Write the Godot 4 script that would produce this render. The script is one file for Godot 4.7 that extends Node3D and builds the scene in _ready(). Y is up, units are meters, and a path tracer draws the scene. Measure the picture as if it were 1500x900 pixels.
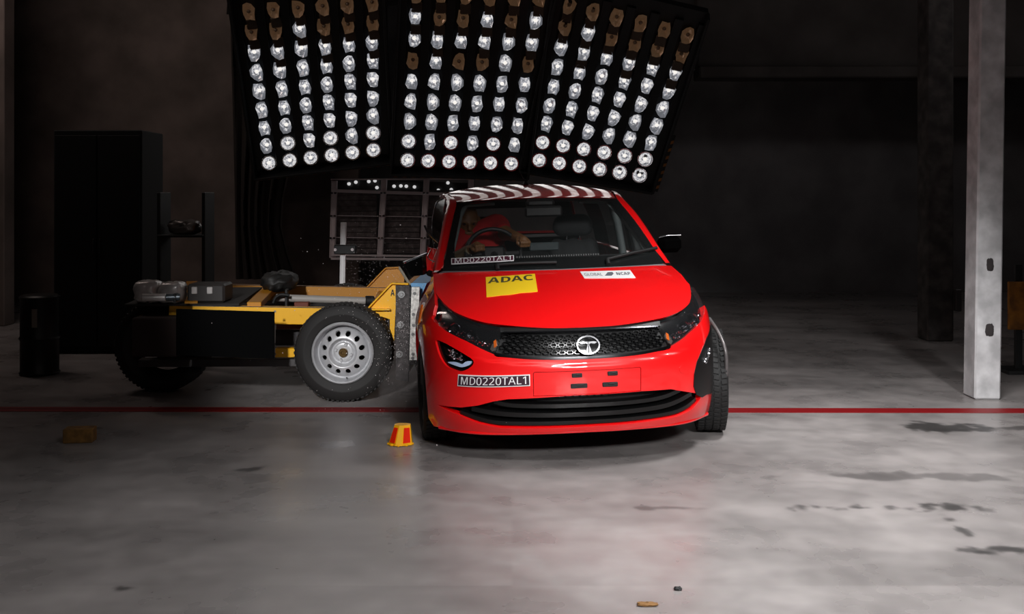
extends Node3D

# ---------------------------------------------------------------- mesh helpers
class MB:
	var v := PackedVector3Array()
	var n := PackedVector3Array()
	var uv := PackedVector2Array()
	func tri(a: Vector3, b: Vector3, c: Vector3, na: Vector3, nb: Vector3, nc: Vector3, ua := Vector2.ZERO, ub := Vector2.ZERO, uc := Vector2.ZERO) -> void:
		if (b - a).cross(c - a).dot(na + nb + nc) > 0.0:   # front faces run clockwise
			v.append_array([a, c, b]); n.append_array([na, nc, nb]); uv.append_array([ua, uc, ub])
		else:
			v.append_array([a, b, c]); n.append_array([na, nb, nc]); uv.append_array([ua, ub, uc])
	func flat(a: Vector3, b: Vector3, c: Vector3, towards: Vector3) -> void:
		var m := (b - a).cross(c - a)
		if m.length() < 1e-12:
			return
		m = m.normalized()
		if m.dot(towards) < 0.0:
			m = -m
		tri(a, b, c, m, m, m)
	func quad(a: Vector3, b: Vector3, c: Vector3, d: Vector3, towards: Vector3) -> void:
		flat(a, b, c, towards); flat(a, c, d, towards)
	func mesh() -> ArrayMesh:
		var arr := []
		arr.resize(Mesh.ARRAY_MAX)
		arr[Mesh.ARRAY_VERTEX] = v; arr[Mesh.ARRAY_NORMAL] = n; arr[Mesh.ARRAY_TEX_UV] = uv
		var m := ArrayMesh.new()
		m.add_surface_from_arrays(Mesh.PRIMITIVE_TRIANGLES, arr)
		return m

var used := {}
var org := {}
var mats := {}
var rng := RandomNumberGenerator.new()

func numbered(called: String) -> String:
	if not used.has(called):
		used[called] = 0
		return called
	used[called] += 1
	return "%s_%03d" % [called, used[called]]

func tag(o: Node, label: String, category: String, group := "", kind := "") -> Node:
	if label: o.set_meta("label", label)
	if category: o.set_meta("category", category)
	if group: o.set_meta("group", group)
	if kind: o.set_meta("kind", kind)
	return o

func thing(called: String, label: String, category: String, at := Vector3.ZERO, group := "") -> Node3D:
	var o := Node3D.new()
	o.name = numbered(called)
	add_child(o)
	o.position = at
	org[o] = at
	tag(o, label, category, group)
	return o

func obj(called: String, m: Mesh, material: Material, parent: Node = self) -> MeshInstance3D:
	var o := MeshInstance3D.new()
	o.mesh = m
	o.material_override = material
	if parent == self:
		o.name = numbered(called)
		add_child(o)
	else:
		o.name = called
		parent.add_child(o, true)
		if org.has(parent):
			o.position = -org[parent]
	return o

func part(called: String, mb: MB, material: Material, parent: Node = self) -> MeshInstance3D:
	return obj(called, mb.mesh(), material, parent)

func struct(called: String, mb: MB, material: Material) -> MeshInstance3D:
	var o := part(called, mb, material)
	o.set_meta("kind", "structure")
	return o

func mat(called: String, color: Color, rough := 0.6, metal := 0.0) -> StandardMaterial3D:
	if mats.has(called):
		return mats[called]
	var m := StandardMaterial3D.new()
	m.resource_name = called
	m.albedo_color = color
	m.roughness = rough
	m.metallic = metal
	mats[called] = m
	return m

func noise_tex(size: int, freq: float, lo: Color, hi: Color, oct := 4, sd := 1, nrm := false, mid := 0.5) -> NoiseTexture2D:
	var f := FastNoiseLite.new()
	f.seed = sd
	f.frequency = freq
	f.fractal_octaves = oct
	var t := NoiseTexture2D.new()
	t.width = size; t.height = size
	t.seamless = true
	t.noise = f
	if nrm:
		t.as_normal_map = true
		t.bump_strength = 3.0
	else:
		var gr := Gradient.new()
		gr.set_color(0, lo); gr.set_color(1, hi)
		gr.set_offset(0, maxf(mid - 0.35, 0.0)); gr.set_offset(1, minf(mid + 0.35, 1.0))
		t.color_ramp = gr
	return t

func worn(m: StandardMaterial3D, tex: Texture2D, scale: float) -> StandardMaterial3D:
	m.albedo_texture = tex
	m.uv1_triplanar = true
	m.uv1_world_triplanar = true
	m.uv1_scale = Vector3.ONE * scale
	return m

func herm(xs: Array, ys: Array, x: float) -> float:
	var k := xs.size()
	if x <= xs[0]: return ys[0]
	if x >= xs[k - 1]: return ys[k - 1]
	var i := 0
	while xs[i + 1] < x: i += 1
	var m0: float = (ys[1] - ys[0]) / (xs[1] - xs[0]) if i == 0 else (ys[i + 1] - ys[i - 1]) / (xs[i + 1] - xs[i - 1])
	var m1: float = (ys[k - 1] - ys[k - 2]) / (xs[k - 1] - xs[k - 2]) if i + 1 == k - 1 else (ys[i + 2] - ys[i]) / (xs[i + 2] - xs[i])
	var h: float = xs[i + 1] - xs[i]
	var t: float = (x - xs[i]) / h
	return (2 * t * t * t - 3 * t * t + 1) * ys[i] + (t * t * t - 2 * t * t + t) * h * m0 + (-2 * t * t * t + 3 * t * t) * ys[i + 1] + (t * t * t - t * t) * h * m1

# a box with chamfered edges
func bx(mb: MB, xf: Transform3D, size: Vector3, r := 0.004) -> void:
	var h := size * 0.5
	r = minf(r, minf(h.x, minf(h.y, h.z)) * 0.9)
	var c := xf.origin
	var P := func(sx: int, sy: int, sz: int, ax: int) -> Vector3:
		var q := Vector3(sx * h.x, sy * h.y, sz * h.z)
		for k in 3:
			if k != ax:
				q[k] -= r * signf(q[k])
		return xf * q
	for ax in 3:
		for s in [-1, 1]:
			var q := []
			for e in [[-1, -1], [-1, 1], [1, 1], [1, -1]]:
				var sg := [0, 0, 0]
				sg[ax] = s; sg[(ax + 1) % 3] = e[0]; sg[(ax + 2) % 3] = e[1]
				q.append(P.call(sg[0], sg[1], sg[2], ax))
			mb.quad(q[0], q[1], q[2], q[3], (q[0] + q[2]) * 0.5 - c)
	for ax in 3:
		var b := (ax + 1) % 3
		var d := (ax + 2) % 3
		for s in [-1, 1]:
			for t in [-1, 1]:
				var s0 := [0, 0, 0]; s0[ax] = -1; s0[b] = s; s0[d] = t
				var s1 := [0, 0, 0]; s1[ax] = 1; s1[b] = s; s1[d] = t
				var q0: Vector3 = P.call(s0[0], s0[1], s0[2], b)
				var q1: Vector3 = P.call(s1[0], s1[1], s1[2], b)
				var q2: Vector3 = P.call(s1[0], s1[1], s1[2], d)
				var q3: Vector3 = P.call(s0[0], s0[1], s0[2], d)
				mb.quad(q0, q1, q2, q3, (q0 + q2) * 0.5 - c)
	for sx in [-1, 1]:
		for sy in [-1, 1]:
			for sz in [-1, 1]:
				var a: Vector3 = P.call(sx, sy, sz, 0)
				mb.flat(a, P.call(sx, sy, sz, 1), P.call(sx, sy, sz, 2), a - c)

func box_at(mb: MB, at: Vector3, size: Vector3, r := 0.004, yaw := 0.0) -> void:
	bx(mb, Transform3D(Basis(Vector3.UP, yaw), at), size, r)

# a box that runs from a to b, w wide across and h high
func beam(mb: MB, a: Vector3, b: Vector3, w: float, h: float, up := Vector3.UP, r := 0.003) -> void:
	var x := (b - a).normalized()
	var z := x.cross(up).normalized()
	var y := z.cross(x)
	bx(mb, Transform3D(Basis(x, y, z), (a + b) * 0.5), Vector3(a.distance_to(b), h, w), r)

# profile (radius, height) turned about the local y axis
func lathe(mb: MB, xf: Transform3D, prof: Array, segs := 24, crease := 35.0) -> void:
	var k := prof.size()
	var sn := []
	for i in k - 1:
		var d: Vector2 = prof[i + 1] - prof[i]
		sn.append(Vector2(d.y, -d.x).normalized())
	for i in k - 1:
		var n0: Vector2 = sn[i]
		var n1: Vector2 = sn[i]
		if i > 0 and rad_to_deg(absf(sn[i - 1].angle_to(sn[i]))) < crease: n0 = (sn[i - 1] + sn[i]).normalized()
		if i < k - 2 and rad_to_deg(absf(sn[i + 1].angle_to(sn[i]))) < crease: n1 = (sn[i + 1] + sn[i]).normalized()
		for j in segs:
			var a0 := TAU * j / segs
			var a1 := TAU * (j + 1) / segs
			var p := []
			var q := []
			var u := []
			for e in [[prof[i], n0, a0], [prof[i + 1], n1, a0], [prof[i + 1], n1, a1], [prof[i], n0, a1]]:
				p.append(xf * Vector3(e[0].x * cos(e[2]), e[0].y, e[0].x * sin(e[2])))
				q.append((xf.basis * Vector3(e[1].x * cos(e[2]), e[1].y, e[1].x * sin(e[2]))).normalized())
				u.append(Vector2(e[2] / TAU, float(i) / k))
			if prof[i + 1].x > 1e-5: mb.tri(p[0], p[1], p[2], q[0], q[1], q[2], u[0], u[1], u[2])
			if prof[i].x > 1e-5: mb.tri(p[0], p[2], p[3], q[0], q[2], q[3], u[0], u[2], u[3])

func axis_at(at: Vector3, axis: Vector3) -> Transform3D:
	var y := axis.normalized()
	var x := (Vector3.UP if absf(y.y) < 0.9 else Vector3.RIGHT).cross(y).normalized()
	return Transform3D(Basis(x, y, x.cross(y)), at)

func cyl(mb: MB, a: Vector3, b: Vector3, r: float, segs := 12, r2 := -1.0) -> void:
	var l := a.distance_to(b)
	var e := minf(r * 0.15, l * 0.2)
	if r2 < 0: r2 = r
	lathe(mb, axis_at(a, b - a), [Vector2(0, 0), Vector2(r - e, 0), Vector2(r, e), Vector2(r2, l - e), Vector2(maxf(r2 - e, 0.0), l), Vector2(0, l)], segs)

func tube(mb: MB, pts: Array, r: float, sides := 8, closed := false) -> void:
	var k := pts.size()
	var rings := []
	var norms := []
	var nx := Vector3.ZERO
	for i in k:
		var d: Vector3
		if closed: d = (pts[(i + 1) % k] - pts[(i + k - 1) % k]).normalized()
		else: d = (pts[mini(i + 1, k - 1)] - pts[maxi(i - 1, 0)]).normalized()
		if nx == Vector3.ZERO:
			nx = d.cross(Vector3.UP if absf(d.y) < 0.9 else Vector3.RIGHT).normalized()
		nx = (nx - d * nx.dot(d)).normalized()
		var ny := d.cross(nx)
		var ring := []
		var nn := []
		for j in sides:
			var a := TAU * j / sides
			var o := nx * cos(a) + ny * sin(a)
			ring.append(pts[i] + o * r); nn.append(o)
		rings.append(ring); norms.append(nn)
	for i in (k if closed else k - 1):
		var i2 := (i + 1) % k
		for j in sides:
			var j2 := (j + 1) % sides
			mb.tri(rings[i][j], rings[i2][j], rings[i2][j2], norms[i][j], norms[i2][j], norms[i2][j2])
			mb.tri(rings[i][j], rings[i2][j2], rings[i][j2], norms[i][j], norms[i2][j2], norms[i][j2])
	if not closed:
		for e in [0, k - 1]:
			var out: Vector3 = pts[e] - pts[1 if e == 0 else k - 2]
			for j in range(1, sides - 1):
				mb.flat(rings[e][0], rings[e][j], rings[e][j + 1], out)

func nrm(P: Callable, u: float, v: float, sgn: float, e := 0.004) -> Vector3:
	var du: Vector3 = P.call(u + e, v) - P.call(u - e, v)
	var dv: Vector3 = P.call(u, v + e) - P.call(u, v - e)
	return du.cross(dv).normalized() * sgn

# a smooth sheet over a rectangle of parameters
func sheet(mb: MB, P: Callable, u0: float, u1: float, nu: int, v0: float, v1: float, nv: int, sgn := 1.0, off := 0.0) -> void:
	var pts := []
	var ns := []
	for i in nu + 1:
		var a := []
		var b := []
		for j in nv + 1:
			var u := lerpf(u0, u1, float(i) / nu)
			var v := lerpf(v0, v1, float(j) / nv)
			var q := nrm(P, u, v, sgn)
			a.append(P.call(u, v) + q * off); b.append(q)
		pts.append(a); ns.append(b)
	for i in nu:
		for j in nv:
			mb.tri(pts[i][j], pts[i + 1][j], pts[i + 1][j + 1], ns[i][j], ns[i + 1][j], ns[i + 1][j + 1])
			mb.tri(pts[i][j], pts[i + 1][j + 1], pts[i][j + 1], ns[i][j], ns[i + 1][j + 1], ns[i][j + 1])

# a smooth grid of given points (rows of equal length), refined with Catmull-Rom; normals face away from «inside»
func cr(a: Vector3, b: Vector3, c: Vector3, d: Vector3, t: float) -> Vector3:
	return b.cubic_interpolate(c, a, d, t)

func cr_line(row: Array, k: int) -> Array:
	var out := []
	var m := row.size()
	for i in m - 1:
		for j in k:
			var a: Vector3 = row[i - 1] if i > 0 else row[0] * 2.0 - row[1]
			var d: Vector3 = row[i + 2] if i + 2 < m else row[m - 1] * 2.0 - row[m - 2]
			out.append(cr(a, row[i], row[i + 1], d, float(j) / k))
	out.append(row[m - 1])
	return out

func grid(mb: MB, rows: Array, ku: int, kv: int, inside: Vector3) -> void:
	var fine := []
	for r in rows: fine.append(cr_line(r, ku))
	var cols := []
	for i in fine[0].size():
		var c := []
		for r in fine: c.append(r[i])
		cols.append(cr_line(c, kv))
	var nu := cols.size()
	var nv: int = cols[0].size()
	var ns := []
	for i in nu:
		var a := []
		for j in nv:
			var du: Vector3 = cols[mini(i + 1, nu - 1)][j] - cols[maxi(i - 1, 0)][j]
			var dv: Vector3 = cols[i][mini(j + 1, nv - 1)] - cols[i][maxi(j - 1, 0)]
			var q := du.cross(dv).normalized()
			if q.dot(cols[i][j] - inside) < 0: q = -q
			a.append(q)
		ns.append(a)
	for i in nu - 1:
		for j in nv - 1:
			mb.tri(cols[i][j], cols[i + 1][j], cols[i + 1][j + 1], ns[i][j], ns[i + 1][j], ns[i + 1][j + 1])
			mb.tri(cols[i][j], cols[i + 1][j + 1], cols[i][j + 1], ns[i][j], ns[i + 1][j + 1], ns[i][j + 1])

func dens(poly: Array, step: float) -> PackedVector2Array:
	var out := PackedVector2Array()
	for i in poly.size():
		var a: Vector2 = poly[i]
		var b: Vector2 = poly[(i + 1) % poly.size()]
		var k := maxi(1, int(ceil(a.distance_to(b) / step)))
		for j in k: out.append(a.lerp(b, float(j) / k))
	return out

func rounded(poly: Array, k := 6) -> Array:   # a smooth closed line through the points
	var out := []
	var m := poly.size()
	for i in m:
		for j in k:
			out.append(poly[i].cubic_interpolate(poly[(i + 1) % m], poly[(i + m - 1) % m], poly[(i + 2) % m], float(j) / k))
	return out

# an outline with holes laid on a curved surface; «thick» > 0 adds edges that go inwards
func lift(mb: MB, P: Callable, outer: Array, holes: Array, cell: float, off := 0.0, thick := 0.0, sgn := 1.0) -> void:
	var po := dens(outer, cell)
	var lo := po[0]
	var hi := po[0]
	for q in po:
		lo = lo.min(q); hi = hi.max(q)
	var hs := []
	for h in holes: hs.append(dens(h, cell))
	var nx := int(ceil((hi.x - lo.x) / cell))
	var ny := int(ceil((hi.y - lo.y) / cell))
	var cache := {}
	var at := func(q: Vector2) -> Array:
		var key := Vector2i((q * 20000.0).round())
		if not cache.has(key):
			var m := nrm(P, q.x, q.y, sgn)
			cache[key] = [P.call(q.x, q.y) + m * off, m]
		return cache[key]
	for i in nx:
		for j in ny:
			var c := lo + Vector2(i, j) * cell
			var sq := PackedVector2Array([c, c + Vector2(cell, 0), c + Vector2(cell, cell), c + Vector2(0, cell)])
			var bits: Array = Geometry2D.intersect_polygons(sq, po)
			for h in hs:
				var left := []
				for b in bits: left.append_array(Geometry2D.clip_polygons(b, h))
				bits = left
			for b in bits:
				var ix := Geometry2D.triangulate_polygon(b)
				for t in range(0, ix.size(), 3):
					var A = at.call(b[ix[t]])
					var B = at.call(b[ix[t + 1]])
					var C = at.call(b[ix[t + 2]])
					mb.tri(A[0], B[0], C[0], A[1], B[1], C[1], b[ix[t]], b[ix[t + 1]], b[ix[t + 2]])
	if thick > 0.0:
		walls(mb, P, outer, off, off - thick, cell, sgn)
		for h in holes: walls(mb, P, h, off, off - thick, cell, sgn)

func walls(mb: MB, P: Callable, poly: Array, o0: float, o1: float, cell: float, sgn := 1.0) -> void:
	var d := dens(poly, cell)
	for i in d.size():
		var p := d[i]
		var q := d[(i + 1) % d.size()]
		var np := nrm(P, p.x, p.y, sgn)
		var nq := nrm(P, q.x, q.y, sgn)
		var a: Vector3 = P.call(p.x, p.y)
		var b: Vector3 = P.call(q.x, q.y)
		mb.quad(a + np * o0, b + nq * o0, b + nq * o1, a + np * o1, (b - a).cross(np))

func shrink(poly: Array, by: float) -> Array:
	var r := Geometry2D.offset_polygon(PackedVector2Array(poly), -by)
	var best := []
	for q in r:
		if q.size() > best.size(): best = Array(q)
	return best

func mirror(poly: Array) -> Array:
	var out := []
	for q in poly: out.append(Vector2(-q.x, q.y))
	return out

# an extruded outline: poly in the xy plane of xf, from z = 0 back to z = -depth
func prism(mb: MB, xf: Transform3D, poly: Array, depth: float) -> void:
	var pk := PackedVector2Array(poly)
	var ix := Geometry2D.triangulate_polygon(pk)
	var f := xf.basis.z.normalized()
	for t in range(0, ix.size(), 3):
		var a := pk[ix[t]]
		var b := pk[ix[t + 1]]
		var c := pk[ix[t + 2]]
		mb.flat(xf * Vector3(a.x, a.y, 0), xf * Vector3(b.x, b.y, 0), xf * Vector3(c.x, c.y, 0), f)
		mb.flat(xf * Vector3(a.x, a.y, -depth), xf * Vector3(b.x, b.y, -depth), xf * Vector3(c.x, c.y, -depth), -f)
	var mid := Vector2.ZERO
	for q in pk: mid += q / pk.size()
	var cw := Geometry2D.is_polygon_clockwise(pk)
	for i in pk.size():
		var p := pk[i]
		var q := pk[(i + 1) % pk.size()]
		var o := Vector2(q.y - p.y, p.x - q.x) * (-1.0 if cw else 1.0)
		mb.quad(xf * Vector3(p.x, p.y, 0), xf * Vector3(q.x, q.y, 0), xf * Vector3(q.x, q.y, -depth), xf * Vector3(p.x, p.y, -depth), xf.basis * Vector3(o.x, o.y, 0))

# a plate with given 3D outline (roughly flat), thickness along «back»
func plate(mb: MB, pts: Array, back: Vector3) -> void:
	var x: Vector3 = (pts[1] - pts[0]).normalized()
	var z := -back.normalized()
	var y := z.cross(x).normalized()
	x = y.cross(z)
	var xf := Transform3D(Basis(x, y, z), pts[0])
	var poly := []
	for p in pts:
		var q: Vector3 = xf.affine_inverse() * p
		poly.append(Vector2(q.x, q.y))
	prism(mb, xf, poly, back.length())

func circle(c: Vector2, rx: float, ry: float, k := 24) -> Array:
	var out := []
	for i in k: out.append(c + Vector2(cos(TAU * i / k) * rx, sin(TAU * i / k) * ry))
	return out

# lettering laid on a surface; quad = lower left, lower right, upper right, upper left in the surface's parameters
func letters(mb: MB, P: Callable, text: String, quad: Array, off: float, sgn: float, bold := false) -> void:
	var f := SystemFont.new()
	f.font_names = PackedStringArray(["Droid Sans"])
	if bold: f.font_weight = 700
	var tm := TextMesh.new()
	tm.font = f
	tm.text = text
	tm.font_size = 64
	tm.depth = 0.0
	tm.curve_step = 2.0
	var arr := tm.get_mesh_arrays()
	var vs: PackedVector3Array = arr[Mesh.ARRAY_VERTEX]
	var ix: PackedInt32Array = arr[Mesh.ARRAY_INDEX]
	var lo := Vector2(1e9, 1e9)
	var hi := Vector2(-1e9, -1e9)
	for q in vs:
		lo = lo.min(Vector2(q.x, q.y)); hi = hi.max(Vector2(q.x, q.y))
	var go := func(q: Vector3) -> Array:
		var s := (q.x - lo.x) / (hi.x - lo.x)
		var t := (q.y - lo.y) / (hi.y - lo.y)
		var w: Vector2 = quad[0].lerp(quad[1], s).lerp(quad[3].lerp(quad[2], s), t)
		var m := nrm(P, w.x, w.y, sgn)
		return [P.call(w.x, w.y) + m * off, m]
	for t in range(0, ix.size(), 3):
		var A = go.call(vs[ix[t]])
		var B = go.call(vs[ix[t + 1]])
		var C = go.call(vs[ix[t + 2]])
		mb.tri(A[0], B[0], C[0], A[1], B[1], C[1])

# smooth union of tapered capsules, meshed as surface nets
func nets(mb: MB, bones: Array, cell: float, k: float) -> void:
	var lo := Vector3.ONE * 1e9
	var hi := -lo
	for b in bones:
		var r: float = maxf(b[2], b[3]) + k * 0.5 + cell * 2
		lo = lo.min(b[0] - Vector3.ONE * r).min(b[1] - Vector3.ONE * r)
		hi = hi.max(b[0] + Vector3.ONE * r).max(b[1] + Vector3.ONE * r)
	var d := Vector3i(((hi - lo) / cell).ceil()) + Vector3i.ONE
	var F := PackedFloat32Array()
	F.resize(d.x * d.y * d.z)
	F.fill(9.0)
	for b in bones:
		var r: float = maxf(b[2], b[3]) + k + cell * 2
		var i0 := Vector3i(((b[0].min(b[1]) - Vector3.ONE * r - lo) / cell).floor()).clamp(Vector3i.ZERO, d - Vector3i.ONE)
		var i1 := Vector3i(((b[0].max(b[1]) + Vector3.ONE * r - lo) / cell).ceil()).clamp(Vector3i.ZERO, d - Vector3i.ONE)
		var ab: Vector3 = b[1] - b[0]
		var l2 := maxf(ab.length_squared(), 1e-9)
		for z in range(i0.z, i1.z + 1):
			for y in range(i0.y, i1.y + 1):
				for x in range(i0.x, i1.x + 1):
					var p := lo + Vector3(x, y, z) * cell
					var t := clampf((p - b[0]).dot(ab) / l2, 0.0, 1.0)
					var e := p.distance_to(b[0] + ab * t) - lerpf(b[2], b[3], t)
					var at := x + d.x * (y + d.y * z)
					var o := F[at]
					var h := maxf(k - absf(o - e), 0.0) / k
					F[at] = minf(o, e) - h * h * k * 0.25
	var vid := {}
	var vs := PackedVector3Array()
	var sx := 1
	var sy := d.x
	var sz := d.x * d.y
	for z in d.z - 1:
		for y in d.y - 1:
			for x in d.x - 1:
				var at := x + sy * y + sz * z
				var inn := 0
				for c in 8:
					if F[at + (c & 1) * sx + ((c >> 1) & 1) * sy + (c >> 2) * sz] < 0: inn += 1
				if inn == 0 or inn == 8: continue
				var sum := Vector3.ZERO
				var cnt := 0
				for c in 8:
					for ax in [1, 2, 4]:
						if c & ax: continue
						var e: int = c | ax
						var fa := F[at + (c & 1) * sx + ((c >> 1) & 1) * sy + (c >> 2) * sz]
						var fb := F[at + (e & 1) * sx + ((e >> 1) & 1) * sy + (e >> 2) * sz]
						if (fa < 0) == (fb < 0): continue
						var ca := Vector3(c & 1, (c >> 1) & 1, c >> 2)
						var cb := Vector3(e & 1, (e >> 1) & 1, e >> 2)
						sum += ca.lerp(cb, fa / (fa - fb))
						cnt += 1
				vid[at] = vs.size()
				vs.append(lo + (Vector3(x, y, z) + sum / cnt) * cell)
	var nn := PackedVector3Array()
	nn.resize(vs.size())
	var faces := []
	for at in vid:
		for e in [[sx, sy, sz], [sy, sz, sx], [sz, sx, sy]]:
			if (F[at] < 0) == (F[at + e[0]] < 0): continue
			var ids := [at, at - e[1], at - e[1] - e[2], at - e[2]]
			if not (vid.has(ids[1]) and vid.has(ids[2]) and vid.has(ids[3])): continue
			var q := [vid[ids[0]], vid[ids[1]], vid[ids[2]], vid[ids[3]]]
			if F[at] < 0: q.reverse()
			faces.append(q)
			var m := (vs[q[2]] - vs[q[0]]).cross(vs[q[3]] - vs[q[1]])
			for w in q: nn[w] += m
	# the sign of the normals follows from the first face's gradient
	var flip := 1.0
	if faces.size():
		var hit := 0.0
		for f in faces.slice(0, 200):
			var p: Vector3 = vs[f[0]]
			var near: Vector3 = bones[0][0]
			var bd := 1e9
			for b in bones:
				var t := clampf((p - b[0]).dot(b[1] - b[0]) / maxf((b[1] - b[0]).length_squared(), 1e-9), 0, 1)
				var w: Vector3 = b[0].lerp(b[1], t)
				if w.distance_to(p) < bd: bd = w.distance_to(p); near = w
			hit += signf(nn[f[0]].dot(p - near))
		flip = 1.0 if hit >= 0 else -1.0
	for f in faces:
		var q := []
		for w in f: q.append(nn[w].normalized() * flip)
		mb.tri(vs[f[0]], vs[f[1]], vs[f[2]], q[0], q[1], q[2])
		mb.tri(vs[f[0]], vs[f[2]], vs[f[3]], q[0], q[2], q[3])

# ---------------------------------------------------------------- scene
var red: StandardMaterial3D
var black_gloss: StandardMaterial3D
var black_matt: StandardMaterial3D
var chrome: StandardMaterial3D
var rubber: StandardMaterial3D
var glass: StandardMaterial3D
var white: StandardMaterial3D

const LAMP_A := Vector3(2.2, 3.5, -5.6)
const LAMP_B := Vector3(0.7, 3.5, -3.0)
const LAMP_C := Vector3(2.0, 3.6, 1.6)
const FILL_LAMP_D := Vector3(-1.7, 3.3, 0.6)

func spot(called: String, at: Vector3, to: Vector3, energy: float, angle: float, size: float, color := Color(1, 1, 1), soft := 1.0) -> void:
	var l := SpotLight3D.new()
	l.name = called
	add_child(l)
	l.look_at_from_position(at, to, Vector3.UP if absf((to - at).normalized().y) < 0.95 else Vector3.FORWARD)
	l.light_energy = energy
	l.spot_angle = angle
	l.spot_angle_attenuation = soft
	l.spot_range = 30.0
	l.spot_attenuation = 2.0
	l.light_size = size
	l.light_color = color
	l.shadow_enabled = true

func area(called: String, at: Vector3, to: Vector3, energy: float, size: Vector2, color := Color(1, 1, 1)) -> void:
	var l := AreaLight3D.new()
	l.name = called
	add_child(l)
	l.look_at_from_position(at, to, Vector3.UP if absf((to - at).normalized().y) < 0.95 else Vector3.FORWARD)
	l.light_energy = energy
	l.area_size = size
	l.area_range = 30.0
	l.light_color = color
	l.shadow_enabled = true

func _ready() -> void:
	rng.seed = 7
	# camera: eye 1.479 m above the floor, lens shifted down
	var cam := Camera3D.new()
	cam.name = "camera"
	cam.position = Vector3(0, 1.479, 0)
	cam.projection = Camera3D.PROJECTION_FRUSTUM
	cam.near = 0.1
	cam.far = 100.0
	cam.size = 0.0580645
	cam.frustum_offset = Vector2(0, -0.0106194)
	add_child(cam)
	cam.current = true
	var env := Environment.new()
	env.background_mode = Environment.BG_COLOR
	env.background_color = Color(0.02, 0.02, 0.022)
	env.tonemap_mode = Environment.TONE_MAPPER_LINEAR
	env.tonemap_exposure = 1.0
	env.sdfgi_enabled = true
	env.ssao_enabled = true
	env.ssil_enabled = true
	env.volumetric_fog_enabled = true
	env.volumetric_fog_density = 0.0
	var we := WorldEnvironment.new()
	we.name = "environment"
	we.environment = env
	add_child(we)
	# unseen lamps: overhead spots above the impact zone, and a front lamp high behind the camera
	spot("hanging_lamp_light", LAMP_A, LAMP_A + Vector3(0, -3, -0.1), 14.0, 54.0, 0.4, Color(1, 1, 1), 0.7)
	spot("hanging_lamp_light_b", LAMP_B, LAMP_B + Vector3(0, -3, -0.4), 11.0, 53.0, 0.4, Color(1, 1, 1), 0.4)
	area("right_fill_light", Vector3(6.0, 5.0, -9.5), Vector3(3.2, 1.2, -15.5), 1.1, Vector2(2.4, 0.4), Color(1, 0.97, 0.97))  # added fill for the right back wall
	spot("front_lamp_light", LAMP_C, Vector3(1.6, -0.45, -6.5), 58.0, 17.5, 0.35, Color(1, 1, 1), 0.5)
	spot("trolley_fill_light", FILL_LAMP_D, Vector3(-1.4, 0.62, -7.7), 52.0, 6.4, 0.2, Color(1, 1, 1), 0.5)  # narrow spot added to brighten the trolley alone
	area("front_fill_light", Vector3(0, 5.4, 3.0), Vector3(0, 1.0, -9.0), 1.4, Vector2(2.4, 0.5), Color(1, 0.93, 0.9))  # added weak fill from behind the camera
	area("rear_fill_light", Vector3(-5.2, 5.0, -9.5), Vector3(-1.5, 1.2, -14.5), 2.9, Vector2(2.4, 0.4), Color(1, 0.92, 0.88))  # added fill for the left and back walls

	materials()
	setting()
	build_car()
	dummy()
	trolley()
	lamp_bank()
	background()
	small_things()
	off_frame()

func materials() -> void:
	red = mat("red_paint", Color(0.93, 0.024, 0.04), 0.42)
	red.clearcoat_enabled = true
	red.clearcoat = 1.0
	red.clearcoat_roughness = 0.04
	black_gloss = mat("black_gloss", Color(0.03, 0.03, 0.033), 0.16)
	black_matt = mat("black_plastic", Color(0.06, 0.06, 0.063), 0.6)
	chrome = mat("chrome", Color(0.8, 0.8, 0.82), 0.14, 1.0)
	rubber = mat("rubber", Color(0.075, 0.073, 0.073), 0.75)
	white = mat("white_print", Color(0.93, 0.93, 0.93), 0.5)
	glass = mat("car_glass", Color(0.75, 0.8, 0.8, 0.012), 0.02)
	glass.transparency = BaseMaterial3D.TRANSPARENCY_ALPHA

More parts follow.
